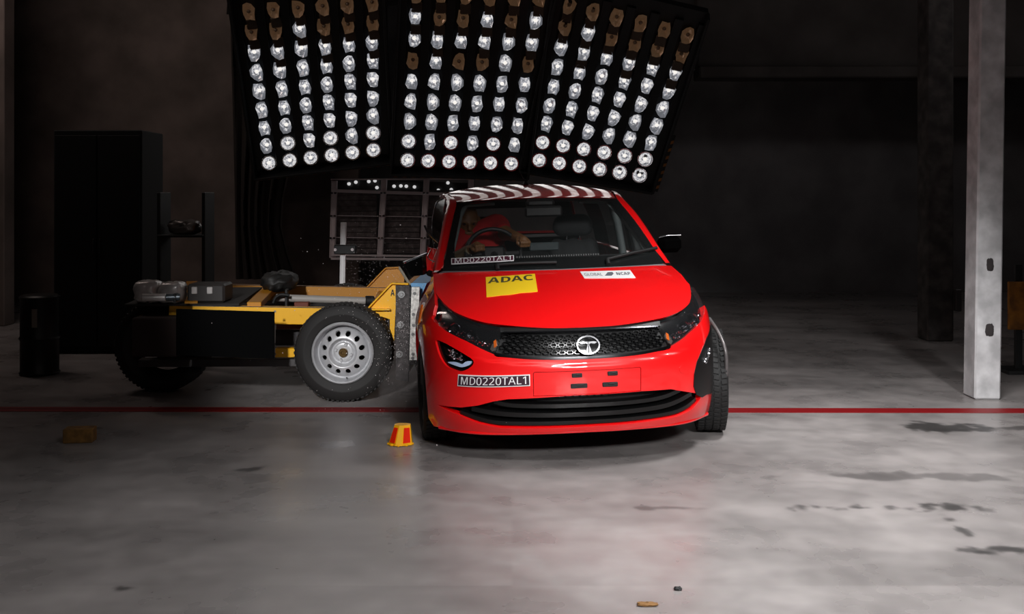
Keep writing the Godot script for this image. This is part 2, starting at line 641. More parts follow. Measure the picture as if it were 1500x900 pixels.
# ---------------------------------------------------------------- the hall
func floor_image() -> Array:
	var W := 1280
	var big := FastNoiseLite.new()
	big.seed = 3; big.frequency = 0.006; big.fractal_octaves = 5
	var fine := FastNoiseLite.new()
	fine.seed = 8; fine.frequency = 0.09; fine.fractal_octaves = 3
	var i1 := big.get_image(W, W).get_data()
	var i2 := fine.get_image(W, W).get_data()
	big.seed = 21; big.frequency = 0.02
	var i3 := big.get_image(W, W).get_data()
	# dark marks: centre x, z (metres), half sizes, strength
	var marks := [[2.72, -6.75, 0.22, 0.12, 0.75], [3.22, -6.7, 0.12, 0.05, 0.5], [1.62, -5.0, 0.34, 0.06, 0.7], [2.15, -5.55, 0.5, 0.07, 0.3], [2.05, -4.42, 0.2, 0.07, 0.75], [1.98, -4.65, 0.03, 0.16, 0.6], [-1.47, -3.98, 0.05, 0.04, 0.6], [-1.42, -5.72, 0.09, 0.05, 0.6], [3.2, -6.05, 0.14, 0.05, 0.7], [3.4, -6.0, 0.25, 0.08, 0.5], [1.9, -5.55, 0.25, 0.05, 0.35], [0.75, -5.0, 0.16, 0.03, 0.35], [2.9, -4.9, 0.15, 0.05, 0.5]]
	var col := PackedByteArray()
	var rgh := PackedByteArray()
	col.resize(W * W * 3)
	rgh.resize(W * W)
	var dark := PackedFloat32Array()
	dark.resize(W * W)
	for m in marks:   # texture covers x -10..10, z -16..4 (64 px per metre)
		var cx: float = (m[0] + 10.0) * 64
		var cz: float = (m[1] + 16.0) * 64
		for z in range(maxi(0, int(cz - m[3] * 150)), mini(W, int(cz + m[3] * 150) + 1)):
			for x in range(maxi(0, int(cx - m[2] * 150)), mini(W, int(cx + m[2] * 150) + 1)):
				var e := sqrt(pow((x - cx) / (m[2] * 64), 2) + pow((z - cz) / (m[3] * 64), 2)) + (i3[z * W + x] - 128) / 90.0 + (i2[z * W + x] - 128) / 160.0
				dark[z * W + x] = maxf(dark[z * W + x], m[4] * (1.0 - smoothstep(0.45, 1.15, e)))
	for z in W:
		for x in W:
			var at := z * W + x
			var st: float = i1[((z * 5) % W) * W + (x * 2) % W / 2 + 0]   # streaks along x
			var b := 0.545 + (i1[at] - 128) / 128.0 * 0.07 + (st - 128) / 128.0 * 0.05 + (i2[at] - 128) / 128.0 * 0.03 + (i3[at] - 128) / 128.0 * 0.05
			b *= 1.0 - 0.7 * dark[at]
			col[at * 3] = int(clampf(b * 1.0, 0, 1) * 255)
			col[at * 3 + 1] = int(clampf(b * 0.96, 0, 1) * 255)
			col[at * 3 + 2] = int(clampf(b * 0.95, 0, 1) * 255)
			rgh[at] = int(clampf(0.34 + (i3[at] - 128) / 128.0 * 0.16 + (i2[at] - 128) / 128.0 * 0.06 + dark[at] * 0.2, 0.15, 0.9) * 255)
	return [ImageTexture.create_from_image(Image.create_from_data(W, W, false, Image.FORMAT_RGB8, col)), ImageTexture.create_from_image(Image.create_from_data(W, W, false, Image.FORMAT_L8, rgh))]

func setting() -> void:
	var fm := mat("concrete_floor", Color.WHITE, 1.0)
	var tx := floor_image()
	fm.albedo_texture = tx[0]
	fm.roughness_texture = tx[1]
	fm.metallic_specular = 0.45
	var mb := MB.new()
	var P := func(a: float, b: float) -> Vector3: return Vector3(a, 0, b)
	# top with its own coordinates for the floor texture, and 20 cm of depth
	var c := [Vector3(-10, 0, -16), Vector3(10, 0, -16), Vector3(10, 0, 4), Vector3(-10, 0, 4)]
	var u := [Vector2(0, 0), Vector2(1, 0), Vector2(1, 1), Vector2(0, 1)]
	mb.tri(c[0], c[1], c[2], Vector3.UP, Vector3.UP, Vector3.UP, u[0], u[1], u[2])
	mb.tri(c[0], c[2], c[3], Vector3.UP, Vector3.UP, Vector3.UP, u[0], u[2], u[3])
	var dn := Vector3(0, -0.2, 0)
	mb.quad(c[0] + dn, c[1] + dn, c[2] + dn, c[3] + dn, Vector3.DOWN)
	for i in 4: mb.quad(c[i], c[(i + 1) % 4], c[(i + 1) % 4] + dn, c[i] + dn, c[i] + c[(i + 1) % 4] - Vector3(0, 0, -12))
	struct("floor", mb, fm)
	var wm := worn(mat("dark_wall", Color(1, 1, 1), 0.85), noise_tex(512, 0.012, Color(0.38, 0.37, 0.37), Color(0.46, 0.45, 0.45), 5, 5), 0.18)
	var wl := worn(mat("brown_wall", Color(1, 1, 1), 0.9), noise_tex(512, 0.012, Color(0.36, 0.325, 0.305), Color(0.48, 0.43, 0.41), 5, 6), 0.18)
	for w in [["wall_back", Vector3(0, 3, -16.1), Vector3(20.4, 6.4, 0.2), wm], ["wall_front", Vector3(0, 3, 4.1), Vector3(20.4, 6.4, 0.2), wm], ["wall_left", Vector3(-10.1, 3, -6), Vector3(0.2, 6.4, 20), wm], ["wall_right", Vector3(10.1, 3, -6), Vector3(0.2, 6.4, 20), wm], ["ceiling", Vector3(0, 6.1, -6), Vector3(20.4, 0.2, 20.4), wm]]:
		mb = MB.new()
		box_at(mb, w[1], w[2], 0.001)
		struct(w[0], mb, w[3])
	# plastered partition on the left with a dark opening, and the lintel over the wide opening on the right
	mb = MB.new()
	box_at(mb, Vector3(-4.6, 3.0, -14.6), Vector3(5.0, 6.0, 0.2), 0.01)
	struct("wall_left_partition", mb, wl)
	mb = MB.new()
	box_at(mb, Vector3(-7.2, 3.0, -12.0), Vector3(3.0, 6.0, 0.25), 0.01)
	struct("wall_left_return", mb, wl)
	mb = MB.new()
	box_at(mb, Vector3(6.2, 4.6, -14.4), Vector3(7.4, 2.8, 0.3), 0.02)
	box_at(mb, Vector3(6.2, 3.12, -14.35), Vector3(7.4, 0.16, 0.5), 0.02)
	struct("wall_right_lintel", mb, worn(mat("dark_lintel", Color(1, 1, 1), 0.85), noise_tex(512, 0.012, Color(0.24, 0.22, 0.21), Color(0.31, 0.29, 0.28), 5, 5), 0.18))
	mb = MB.new()
	for x in range(-4, 5): box_at(mb, Vector3(x * 2.4, 5.85, -6), Vector3(0.18, 0.3, 19.9), 0.01)
	struct("trim_ceiling_beams", mb, wm)

# ---------------------------------------------------------------- the red car; its own axes: x to the picture's right, y up, z forwards, origin on the floor under the nose
const PLX := [0, 0.2, 0.4, 0.55, 0.68, 0.78, 0.84, 0.87, 0.885, 0.89]
const PLZ := [0, 0.01, 0.05, 0.11, 0.21, 0.34, 0.48, 0.62, 0.78, 1]
const PRY := [0.1, 0.16, 0.2, 0.25, 0.33, 0.45, 0.56, 0.64, 0.7, 0.76, 0.8, 0.86, 0.95]
const PRZ := [0.12, 0.085, 0.055, 0.03, 0.012, 0, 0, 0.015, 0.045, 0.09, 0.14, 0.25, 0.5]
const HFT := [0, 0.22, 0.48, 0.66, 0.84, 0.92, 1]
const HFX := [0, 0.19, 0.4, 0.54, 0.67, 0.728, 0.77]
const HFY := [0.755, 0.758, 0.772, 0.787, 0.822, 0.855, 0.9]
const HFZ := [-0.09, -0.1, -0.155, -0.23, -0.37, -0.52, -0.69]
const HRT := [0, 0.5, 0.85, 1]
const HRX := [0, 0.38, 0.64, 0.762]
const HRY := [0.995, 0.995, 0.99, 0.98]
const HRZ := [-0.9, -0.945, -1.025, -1.09]
var plan_a := []   # length along the plan line of the nose
var plan_x := []

func plan_setup() -> void:
	var l := 0.0
	var last := Vector2.ZERO
	for i in 181:
		var x := 0.89 * i / 180.0
		var p := Vector2(x, herm(PLX, PLZ, x))
		l += p.distance_to(last)
		last = p
		plan_a.append(l); plan_x.append(x)

func along(xs: Array, ys: Array, x: float) -> float:
	if x >= xs[-1]: return ys[-1] + (x - xs[-1]) * (ys[-1] - ys[-2]) / (xs[-1] - xs[-2])
	var i := xs.bsearch(x)
	if i == 0: return ys[0]
	return lerpf(ys[i - 1], ys[i], (x - xs[i - 1]) / (xs[i] - xs[i - 1]))

func nose(a: float, y: float) -> Vector3:
	var x := along(plan_a, plan_x, absf(a))
	var yl := 0.566 + 0.1 * x * x   # the crease across the bumper
	return Vector3(x * (1.0 if a >= 0 else -1.0), y, -herm(PLX, PLZ, x) - herm(PRY, PRZ, y) - 0.011 * smoothstep(yl - 0.006, yl + 0.008, y) * smoothstep(0.64, 0.5, x))

func NP(poly: Array) -> Array:   # (x, y) to (length along the nose, y)
	var out := []
	for q in poly: out.append(Vector2(along(plan_x, plan_a, absf(q.x)) * (1.0 if q.x >= 0 else -1.0), q.y))
	return out

func hood(u: float, v: float) -> Vector3:
	var a := absf(u)
	var s := 1.0 if u >= 0 else -1.0
	var f := Vector3(s * herm(HFT, HFX, a), herm(HFT, HFY, a), herm(HFT, HFZ, a))
	var r := Vector3(s * herm(HRT, HRX, a), herm(HRT, HRY, a), herm(HRT, HRZ, a))
	return f.lerp(r, v) + Vector3.UP * 0.02 * sin(PI * pow(clampf(v, 0.0, 1.0), 0.75)) * (1.0 - a * a * a)

func wind(u: float, v: float) -> Vector3:
	var b := Vector3(0.71 * u, 0.998 - 0.004 * u * u, -0.925 - 0.158 * u * u)
	var t := Vector3(0.56 * u, 1.425 - 0.018 * u * u, -1.70 - 0.1 * u * u)
	var k := 0.12 * v * (1.0 - v)
	return b.lerp(t, v) + Vector3(0, 0.8 * k, 0.6 * k)

const SZ := [-3.97, -3.85, -3.6, -3.3, -2.9, -1.3, -0.95, -0.78, -0.62, -0.5, -0.4, -0.3]
const SX := [0.66, 0.76, 0.83, 0.868, 0.882, 0.886, 0.886, 0.883, 0.868, 0.842, 0.80, 0.76]
const TY := [0.15, 0.2, 0.28, 0.4, 0.5, 0.66, 0.72, 0.78, 0.82, 0.86, 0.9, 0.95, 1.0, 1.2, 1.42]
const TX := [0.07, 0.045, 0.02, 0.008, 0.0, 0.0, 0.012, 0.034, 0.054, 0.078, 0.098, 0.112, 0.122, 0.19, 0.27]
var crush: FastNoiseLite

func side(z: float, y: float, s: float) -> Vector3:
	var x := herm(SZ, SX, z) - herm(TY, TX, y)
	if s < 0:   # the struck side: pushed in and creased behind the front wheel
		var hit := smoothstep(-1.25, -1.7, z) * smoothstep(-3.6, -2.9, z)
		x -= hit * (0.21 * smoothstep(1.2, 0.85, y) + 0.05 * crush.get_noise_2d(z * 26.0, y * 26.0))
	return Vector3(s * x, y, z)

func roof(u: float, v: float) -> Vector3:
	var a := absf(u)
	var z := lerpf(-1.69, -3.62, v)
	var yc := herm([-3.62, -3.3, -2.9, -2.4, -2.0, -1.69], [1.41, 1.465, 1.503, 1.507, 1.482, 1.427], z)
	var ye := herm([-3.72, -3.3, -2.9, -2.4, -2.1, -1.8], [1.375, 1.42, 1.45, 1.455, 1.445, 1.405], z - 0.1)
	var xe := herm([-3.72, -3.3, -2.9, -2.4, -2.1, -1.8], [0.54, 0.575, 0.595, 0.6, 0.59, 0.562], z - 0.1)
	return Vector3(u * xe, lerpf(yc, ye, pow(a, 2.4)), z - 0.1 * u * u)

func tail(a: float, y: float) -> Vector3:
	return Vector3(a * herm([0.3, 0.6, 0.95, 1.4], [1.0, 1.02, 0.95, 0.8], y), y, -3.98 + 0.16 * a * a + herm([0.3, 0.55, 0.9, 1.05, 1.4], [0.0, -0.02, 0.03, 0.1, 0.36], y))

func panel(called: String, P: Callable, outer: Array, holes: Array, m: Material, parent: Node, cell := 0.03, off := 0.0, thick := 0.012, sgn := 1.0) -> MeshInstance3D:
	var mb := MB.new()
	lift(mb, P, outer, holes, cell, off, thick, sgn)
	return part(called, mb, m, parent)

func wheel(parent: Node, at: Vector3, out: float, R: float, w: float, rim: float, rm: Material, spokes: int, turn := 0.0) -> MeshInstance3D:
	# tyre with tread blocks; rim and hub are its children
	var xf := Transform3D(Basis(Vector3.UP, turn), at) * axis_at(Vector3.ZERO, Vector3(out, 0, 0))
	var mb := MB.new()
	var h := w * 0.5
	lathe(mb, xf, [Vector2(rim * 0.97, -h * 0.8), Vector2(R * 0.82, -h), Vector2(R * 0.94, -h * 0.92), Vector2(R * 0.985, -h * 0.7), Vector2(R * 0.985, h * 0.7), Vector2(R * 0.94, h * 0.92), Vector2(R * 0.82, h), Vector2(rim * 1.12, h * 0.96), Vector2(rim, h * 0.8), Vector2(rim * 0.97, h * 0.5)], 48, 50)
	for k in 56:
		var a := TAU * k / 56
		for r in 4:
			var q := Transform3D(Basis(Vector3.UP, -a - (0.028 if r % 2 else 0.0)), Vector3.ZERO)
			bx(mb, xf * q * Transform3D(Basis(Vector3.RIGHT, 0.18 if r % 2 else -0.18), Vector3(R * 0.99, (r - 1.5) * h * 0.46, 0)), Vector3(R * 0.024, h * 0.36, R * 0.082), 0.002)
	var tyre := part("tyre", mb, rubber, parent)
	mb = MB.new()
	lathe(mb, xf, [Vector2(rim * 0.7, -h * 0.6), Vector2(rim * 0.95, -h * 0.75), Vector2(rim * 0.9, h * 0.4), Vector2(rim * 0.97, h * 0.62), Vector2(rim * 1.0, h * 0.83), Vector2(rim * 0.95, h * 0.83), Vector2(rim * 0.88, h * 0.45), Vector2(rim * 0.6, h * 0.3)], 40)
	for k in spokes:
		var q := Transform3D(Basis(Vector3.UP, TAU * k / spokes), Vector3.ZERO)
		bx(mb, xf * q * Transform3D(Basis(), Vector3(rim * 0.5, h * 0.5, 0)), Vector3(rim * 0.86, h * 0.22, rim * 0.2), 0.01)
	lathe(mb, xf, [Vector2(rim * 0.26, h * 0.2), Vector2(rim * 0.26, h * 0.55), Vector2(rim * 0.2, h * 0.62), Vector2(0, h * 0.62)], 20)
	part("rim", mb, rm, tyre)
	return tyre

func strip(mb: MB, P: Callable, line: Array, w: float, off: float, thick: float, sgn := 1.0) -> void:   # a raised band along a line on a surface
	var left := []
	var right := []
	for i in line.size():
		var d: Vector2 = (line[mini(i + 1, line.size() - 1)] - line[maxi(i - 1, 0)]).normalized()
		left.append(line[i] + Vector2(-d.y, d.x) * w * 0.5)
		right.append(line[i] - Vector2(-d.y, d.x) * w * 0.5)
	right.reverse()
	lift(mb, P, left + right, [], 0.03, off, thick, sgn)

func matt_mirror() -> StandardMaterial3D:
	var m := mat("mirror_black", Color(0.008, 0.008, 0.008), 0.9)
	m.metallic_specular = 0.1
	return m

func smooth2(pts: Array, k := 5) -> Array:
	var out := []
	for i in pts.size() - 1:
		for j in k:
			out.append(pts[i].cubic_interpolate(pts[i + 1], pts[maxi(i - 1, 0)], pts[mini(i + 2, pts.size() - 1)], float(j) / k))
	out.append(pts[-1])
	return out

func build_car() -> void:
	plan_setup()
	crush = FastNoiseLite.new()
	crush.seed = 4
	crush.frequency = 0.12
	var car := Node3D.new()
	car.name = "car"
	car.transform = Transform3D(Basis(Vector3.UP, 0.114) * Basis(Vector3(0, 0, 1), 0.025) * Basis(Vector3.RIGHT, 0.02), Vector3(0.415, 0, -5.686))
	add_child(car)
	tag(car, "red five-door hatchback, nose to the camera, struck on its side by a yellow trolley", "car")
	var mb: MB
	# --- nose outlines in (x, y)
	var half_low := [Vector2(-0.495, 0.628), Vector2(-0.63, 0.688), Vector2(-0.745, 0.733), Vector2(-0.80, 0.772)]
	var half_top := [Vector2(-0.77, 0.895), Vector2(-0.733, 0.862), Vector2(-0.676, 0.823), Vector2(-0.562, 0.781), Vector2(-0.431, 0.762)]
	var fog := rounded([Vector2(-0.792, 0.668), Vector2(-0.756, 0.668), Vector2(-0.714, 0.653), Vector2(-0.655, 0.625), Vector2(-0.6, 0.59), Vector2(-0.612, 0.556), Vector2(-0.662, 0.525), Vector2(-0.707, 0.529), Vector2(-0.746, 0.545), Vector2(-0.777, 0.595)], 3)
	var intake := [Vector2(-0.79, 0.307), Vector2(-0.669, 0.322), Vector2(-0.58, 0.345), Vector2(-0.502, 0.373), Vector2(-0.424, 0.388), Vector2(-0.116, 0.403), Vector2(0.305, 0.404), Vector2(0.478, 0.397), Vector2(0.582, 0.366)]
	intake.append_array([Vector2(0.70, 0.325), Vector2(0.69, 0.30), Vector2(0.63, 0.255), Vector2(0.527, 0.232), Vector2(0.258, 0.224), Vector2(-0.114, 0.222), Vector2(-0.47, 0.223), Vector2(-0.58, 0.243), Vector2(-0.69, 0.281)])
	var rec := [Vector2(-0.29, 0.405), Vector2(0.30, 0.406), Vector2(0.302, 0.53), Vector2(0.295, 0.538), Vector2(-0.282, 0.536), Vector2(-0.29, 0.528)]
	# --- bumper skin
	var bump := [Vector2(0, 0.197), Vector2(-0.30, 0.192), Vector2(-0.5, 0.186), Vector2(-0.7, 0.172), Vector2(-0.81, 0.162), Vector2(-0.838, 0.2), Vector2(-0.845, 0.31), Vector2(-0.853, 0.45), Vector2(-0.862, 0.54), Vector2(-0.874, 0.62), Vector2(-0.879, 0.66), Vector2(-0.872, 0.70), Vector2(-0.84, 0.745), Vector2(-0.815, 0.79)]
	var top := half_low.duplicate()
	top.reverse()
	bump.append_array(top)
	bump.append_array([Vector2(-0.478, 0.614), Vector2(-0.28, 0.603), Vector2(-0.1, 0.597)])
	var rs := mirror(bump)
	rs.reverse()
	bump.append_array(rs.slice(0, rs.size() - 1))
	bump.reverse()
	var plate_hole := NP(rec)
	var holes := [NP(fog), NP(intake), plate_hole]
	panel("bumper", nose, NP(bump), holes, red, car, 0.013, 0.0, 0.035)
	var face := panel("plate_panel", nose, shrink(plate_hole, 0.0025), [], red, car, 0.03, -0.004, 0.01)
	for s in [[-0.055, 0.512, 0.028, 0.011], [0.14, 0.514, 0.028, 0.011], [-0.045, 0.455, 0.045, 0.012], [0.125, 0.455, 0.042, 0.012]]:
		mb = MB.new()
		bx(mb, Transform3D(Basis(), nose(s[0], s[1]) + Vector3(0, 0, -0.002)), Vector3(s[2] * 2, s[3] * 2, 0.012), 0.003)
		bx(mb, Transform3D(Basis(), nose(s[0], s[1]) + Vector3(0.006, 0.004, 0.005)), Vector3(s[2] * 0.8, s[3] * 0.6, 0.008), 0.002)
		part("mounting_slot", mb, black_matt, face)
	panel("parking_sensor", nose, NP(circle(Vector2(0.555, 0.50), 0.022, 0.022, 20)), [], red, car, 0.02, 0.003, 0.004)
	panel("parking_sensor", nose, NP(circle(Vector2(-0.50, 0.47), 0.022, 0.022, 20)), [], red, car, 0.02, 0.003, 0.004)
	# splitter under the bumper
	mb = MB.new()
	var lp := []
	for x in [-0.78, -0.62, -0.45, -0.2, 0.0, 0.2, 0.45, 0.62, 0.78]: lp.append(Vector3(x, 0.194 - 0.04 * x * x, -herm(PLX, PLZ, absf(x)) - 0.075))
	tube(mb, cr_line(lp, 4), 0.011, 8)
	part("front_lip", mb, red, car)
	# --- grille
	var gr_out := [Vector2(-0.44, 0.745), Vector2(-0.49, 0.64), Vector2(-0.475, 0.621), Vector2(-0.28, 0.606), Vector2(0, 0.60), Vector2(0.28, 0.606), Vector2(0.475, 0.621), Vector2(0.49, 0.64), Vector2(0.44, 0.745), Vector2(0.2, 0.752), Vector2(0, 0.751), Vector2(-0.2, 0.752)]
	panel("grille_backing", nose, NP(gr_out), [], black_matt, car, 0.05, -0.035, 0.0)
	mb = MB.new()
	for r in 5:
		for c in 23:
			var x := (c - 11.0 + (0.5 if r % 2 else 0.0)) * 0.0425
			var y := 0.633 + r * 0.0205 + absf(x) * absf(x) * 0.06
			if absf(x) > 0.455 - r * 0.006: continue
			var hx := []
			for e in [[-1.0, 0], [-0.6, -1], [0.6, -1], [1.0, 0], [0.6, 1], [-0.6, 1]]: hx.append(Vector2(x + e[0] * 0.0215, y + e[1] * 0.0098))
			var hi := []
			for q in hx: hi.append(Vector2(x, y).lerp(q, 0.72))
			for e in 6: lift(mb, nose, NP([hx[e], hx[(e + 1) % 6], hi[(e + 1) % 6], hi[e]]), [], 0.05, -0.012, 0.016)
	tag(part("grille_mesh", mb, mat("grille_black", Color(0.07, 0.07, 0.074), 0.2, 0.4), car), "", "", "", "stuff")
	mb = MB.new()
	strip(mb, nose, NP(smooth2([Vector2(-0.485, 0.628), Vector2(-0.3, 0.609), Vector2(0, 0.602), Vector2(0.3, 0.609), Vector2(0.485, 0.628)], 8)), 0.014, 0.004, 0.02)
	part("grille_trim", mb, chrome, car).set_meta("label", "bright strip under the grille")
	mb = MB.new()
	strip(mb, nose, NP(smooth2([Vector2(-0.43, 0.738), Vector2(-0.2, 0.743), Vector2(0, 0.742), Vector2(0.2, 0.743), Vector2(0.43, 0.738)], 8)), 0.006, 0.0, 0.02)
	part("grille_trim", mb, mat("dark_chrome", Color(0.4, 0.4, 0.42), 0.2, 1.0), car)
	# black band between hood and grille
	mb = MB.new()
	strip(mb, nose, NP(smooth2([Vector2(-0.45, 0.7535), Vector2(-0.2, 0.757), Vector2(0, 0.754), Vector2(0.2, 0.757), Vector2(0.45, 0.7535)], 8)), 0.024, -0.008, 0.03)
	part("grille_band", mb, mat("band_black", Color(0.02, 0.02, 0.02), 0.5), car)
	# --- badge: an oval ring with a curved T
	mb = MB.new()
	var bc := Vector2(0.013, 0.662)
	lift(mb, nose, NP(circle(bc, 0.064, 0.046, 36)), [NP(circle(bc, 0.056, 0.0385, 36))], 0.03, 0.018, 0.02)
	lift(mb, nose, NP([bc + Vector2(-0.05, 0.014), bc + Vector2(-0.036, 0.006), bc + Vector2(-0.013, 0.009), bc + Vector2(-0.004, 0.003), bc + Vector2(-0.017, -0.038), bc + Vector2(-0.003, -0.041), bc + Vector2(-0.0012, 0.016), bc + Vector2(-0.03, 0.018)]), [], 0.03, 0.016, 0.016)
	lift(mb, nose, NP([bc + Vector2(0.05, 0.014), bc + Vector2(0.036, 0.006), bc + Vector2(0.013, 0.009), bc + Vector2(0.004, 0.003), bc + Vector2(0.017, -0.038), bc + Vector2(0.003, -0.041), bc + Vector2(0.0012, 0.016), bc + Vector2(0.03, 0.018)]), [], 0.03, 0.016, 0.016)
	var badge := part("badge", mb, mat("satin_chrome", Color(0.55, 0.55, 0.56), 0.3, 0.95), car)
	mb = MB.new()
	lift(mb, nose, NP(circle(bc, 0.058, 0.04, 30)), [], 0.03, 0.006, 0.03)
	part("badge_backing", mb, black_gloss, badge)
	# --- headlights and fog lamps, both sides
	var lens := mat("clear_lens", Color(0.9, 0.92, 0.95, 0.008), 0.02)
	lens.transparency = BaseMaterial3D.TRANSPARENCY_ALPHA
	var amber := mat("amber_lens", Color(0.72, 0.33, 0.05), 0.25)
	var drl := mat("light_guide", Color(0.72, 0.8, 0.92), 0.3)
	for s in [-1, 1]:
		var flip := func(poly: Array) -> Array: return NP(poly if s < 0 else mirror(poly))
		var hl := half_low.duplicate()
		hl.append_array([Vector2(-0.803, 0.83), Vector2(-0.79, 0.885)])
		hl.append_array(half_top)
		hl.append(Vector2(-0.44, 0.745))
		var body := panel("headlight", nose, flip.call(hl), [], black_gloss, car, 0.03, -0.03, 0.0)
		mb = MB.new()
		lift(mb, nose, flip.call(hl), [], 0.03, -0.002, 0.03)
		part("headlight_lens", mb, lens, body)
		for e in [[-0.70, 0.752, 0.034], [-0.615, 0.726, 0.03]]:
			mb = MB.new()
			var q: float = along(plan_x, plan_a, -e[0]) * s
			lathe(mb, axis_at(nose(q, e[1]) + nrm(nose, q, e[1], 1) * -0.032, nrm(nose, q, e[1], 1) + Vector3(0, 0, 0.8)), [Vector2(0, 0.004), Vector2(e[2] * 0.75, 0.010), Vector2(e[2], 0.02), Vector2(e[2] * 1.1, 0.02), Vector2(e[2] * 1.1, 0.0)], 20, 20)
			part("projector", mb, mat("smoked_chrome", Color(0.35, 0.35, 0.37), 0.15, 1.0), body)
		mb = MB.new()   # reflector facets along the lower edge
		for k in 44:
			var x := -0.765 + (k % 22) * 0.0125
			var y: float = lerpf(0.752, 0.657, (k % 22) / 21.0) + (0.014 if k > 21 else 0.0)
			var q: float = along(plan_x, plan_a, -x) * s
			bx(mb, Transform3D(Basis.from_euler(Vector3(rng.randf_range(-0.5, 0.5), rng.randf_range(-0.6, 0.6), 0.5 * s)), nose(q, y + rng.randf_range(-0.003, 0.016)) + nrm(nose, q, y, 1) * -0.02), Vector3(rng.randf_range(0.006, 0.02), rng.randf_range(0.003, 0.014), 0.008), 0.002)
		part("reflector", mb, mat("bright_facets", Color(0.62, 0.62, 0.64), 0.12, 1.0), body)
		mb = MB.new()
		lift(mb, nose, flip.call([Vector2(-0.47, 0.70), Vector2(-0.50, 0.68), Vector2(-0.512, 0.655), Vector2(-0.502, 0.642), Vector2(-0.488, 0.648), Vector2(-0.472, 0.676)]), [], 0.02, -0.012, 0.01)
		part("reflector", mb, mat("pale_chrome", Color(0.75, 0.7, 0.66), 0.2, 0.9), body)
		mb = MB.new()
		lift(mb, nose, flip.call([Vector2(-0.476, 0.705), Vector2(-0.49, 0.695), Vector2(-0.490, 0.662), Vector2(-0.474, 0.672)]), [], 0.02, -0.008, 0.006)
		part("indicator", mb, amber, body)
		if s > 0: continue   # the far fog lamp hangs in its dark pocket, built with the corner shade patch
		mb = MB.new()   # amber side marker behind the lens tip
		lift(mb, nose, flip.call([Vector2(-0.793, 0.80), Vector2(-0.80, 0.80), Vector2(-0.80, 0.86), Vector2(-0.79, 0.87)]), [], 0.02, -0.012, 0.006)
		part("indicator", mb, amber, body)
		if s > 0: continue   # the far fog lamp hangs in its dark pocket, built with the corner shade patch
		# fog lamp pocket
		var fp: Array = flip.call(fog)
		var fb := panel("fog_lamp", nose, fp, [], black_gloss, car, 0.03, -0.03, 0.0)
		var fin := shrink(fog, 0.012)
		mb = MB.new()
		lift(mb, nose, flip.call(fog), [flip.call(fin)], 0.02, -0.014, 0.02)
		part("bezel", mb, black_gloss, fb)
		mb = MB.new()
		lift(mb, nose, flip.call([Vector2(-0.768, 0.645), Vector2(-0.72, 0.635), Vector2(-0.665, 0.603), Vector2(-0.648, 0.588), Vector2(-0.672, 0.570), Vector2(-0.735, 0.582), Vector2(-0.762, 0.605)]), [], 0.02, -0.022, 0.0)
		for k in 26:
			var x := rng.randf_range(-0.755, -0.665)
			var y := rng.randf_range(0.585, 0.632) + (-0.71 - x) * 0.2
			var q: float = along(plan_x, plan_a, -x) * s
			bx(mb, Transform3D(Basis.from_euler(Vector3(rng.randf_range(-0.8, 0.8), rng.randf_range(-0.8, 0.8), rng.randf_range(-0.6, 0.6))), nose(q, y) + nrm(nose, q, y, 1) * -0.02), Vector3(0.014, 0.009, 0.008), 0.002)
		part("reflector", mb, chrome, fb)
		mb = MB.new()
		lift(mb, nose, flip.call(rounded([Vector2(-0.745, 0.560), Vector2(-0.70, 0.548), Vector2(-0.668, 0.545), Vector2(-0.628, 0.563), Vector2(-0.617, 0.584), Vector2(-0.648, 0.578), Vector2(-0.672, 0.560), Vector2(-0.71, 0.567)], 4)), [], 0.02, -0.016, 0.012)
		part("light_guide", mb, drl, fb).set_meta("label", "pale bluish light guide of the fog lamp")
	# black patch painting shade on the bumper corner, torn liner at the far wheel
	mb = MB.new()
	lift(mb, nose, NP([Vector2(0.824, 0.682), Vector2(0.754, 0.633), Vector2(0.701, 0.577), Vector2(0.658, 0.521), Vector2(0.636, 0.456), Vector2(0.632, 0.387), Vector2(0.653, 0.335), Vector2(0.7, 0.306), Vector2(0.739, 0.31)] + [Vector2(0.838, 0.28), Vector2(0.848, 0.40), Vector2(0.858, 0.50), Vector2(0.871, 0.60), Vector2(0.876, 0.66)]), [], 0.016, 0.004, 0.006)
	part("corner_shade", mb, mat("shade_black", Color(0.016, 0.016, 0.017), 0.4), car).set_meta("label", "black patch as shade on the bumper corner behind the far fog lamp")
	mb = MB.new()
	for k in 16:
		var q: Vector2 = [Vector2(0.71, 0.505)][0].lerp([Vector2(0.766, 0.568)][0], k / 15.0) + Vector2(rng.randf_range(-0.012, 0.012), rng.randf_range(-0.008, 0.008))
		q.x = along(plan_x, plan_a, q.x)
		bx(mb, Transform3D(Basis.from_euler(Vector3(rng.randf_range(-0.6, 0.6), -0.6 + rng.randf_range(-0.6, 0.6), rng.randf())), nose(q.x, q.y) + nrm(nose, q.x, q.y, 1) * 0.008), Vector3(0.022, 0.014, 0.012), 0.003)
	part("fog_lamp", mb, chrome, car).set_meta("label", "bare bright reflector of the far fog lamp in its shaded pocket")
	mb = MB.new()
	tube(mb, cr_line([Vector3(0.9, 0.682, -0.725), Vector3(0.925, 0.611, -0.631), Vector3(0.94, 0.52, -0.551), Vector3(0.945, 0.405, -0.547), Vector3(0.94, 0.312, -0.563)], 6), 0.012, 8)
	part("torn_liner_edge", mb, mat("scraped_plastic", Color(0.38, 0.36, 0.36), 0.35, 0.4), car)
	# --- lower intake
	panel("intake_backing", nose, NP(intake), [], black_matt, car, 0.05, -0.07, 0.0)
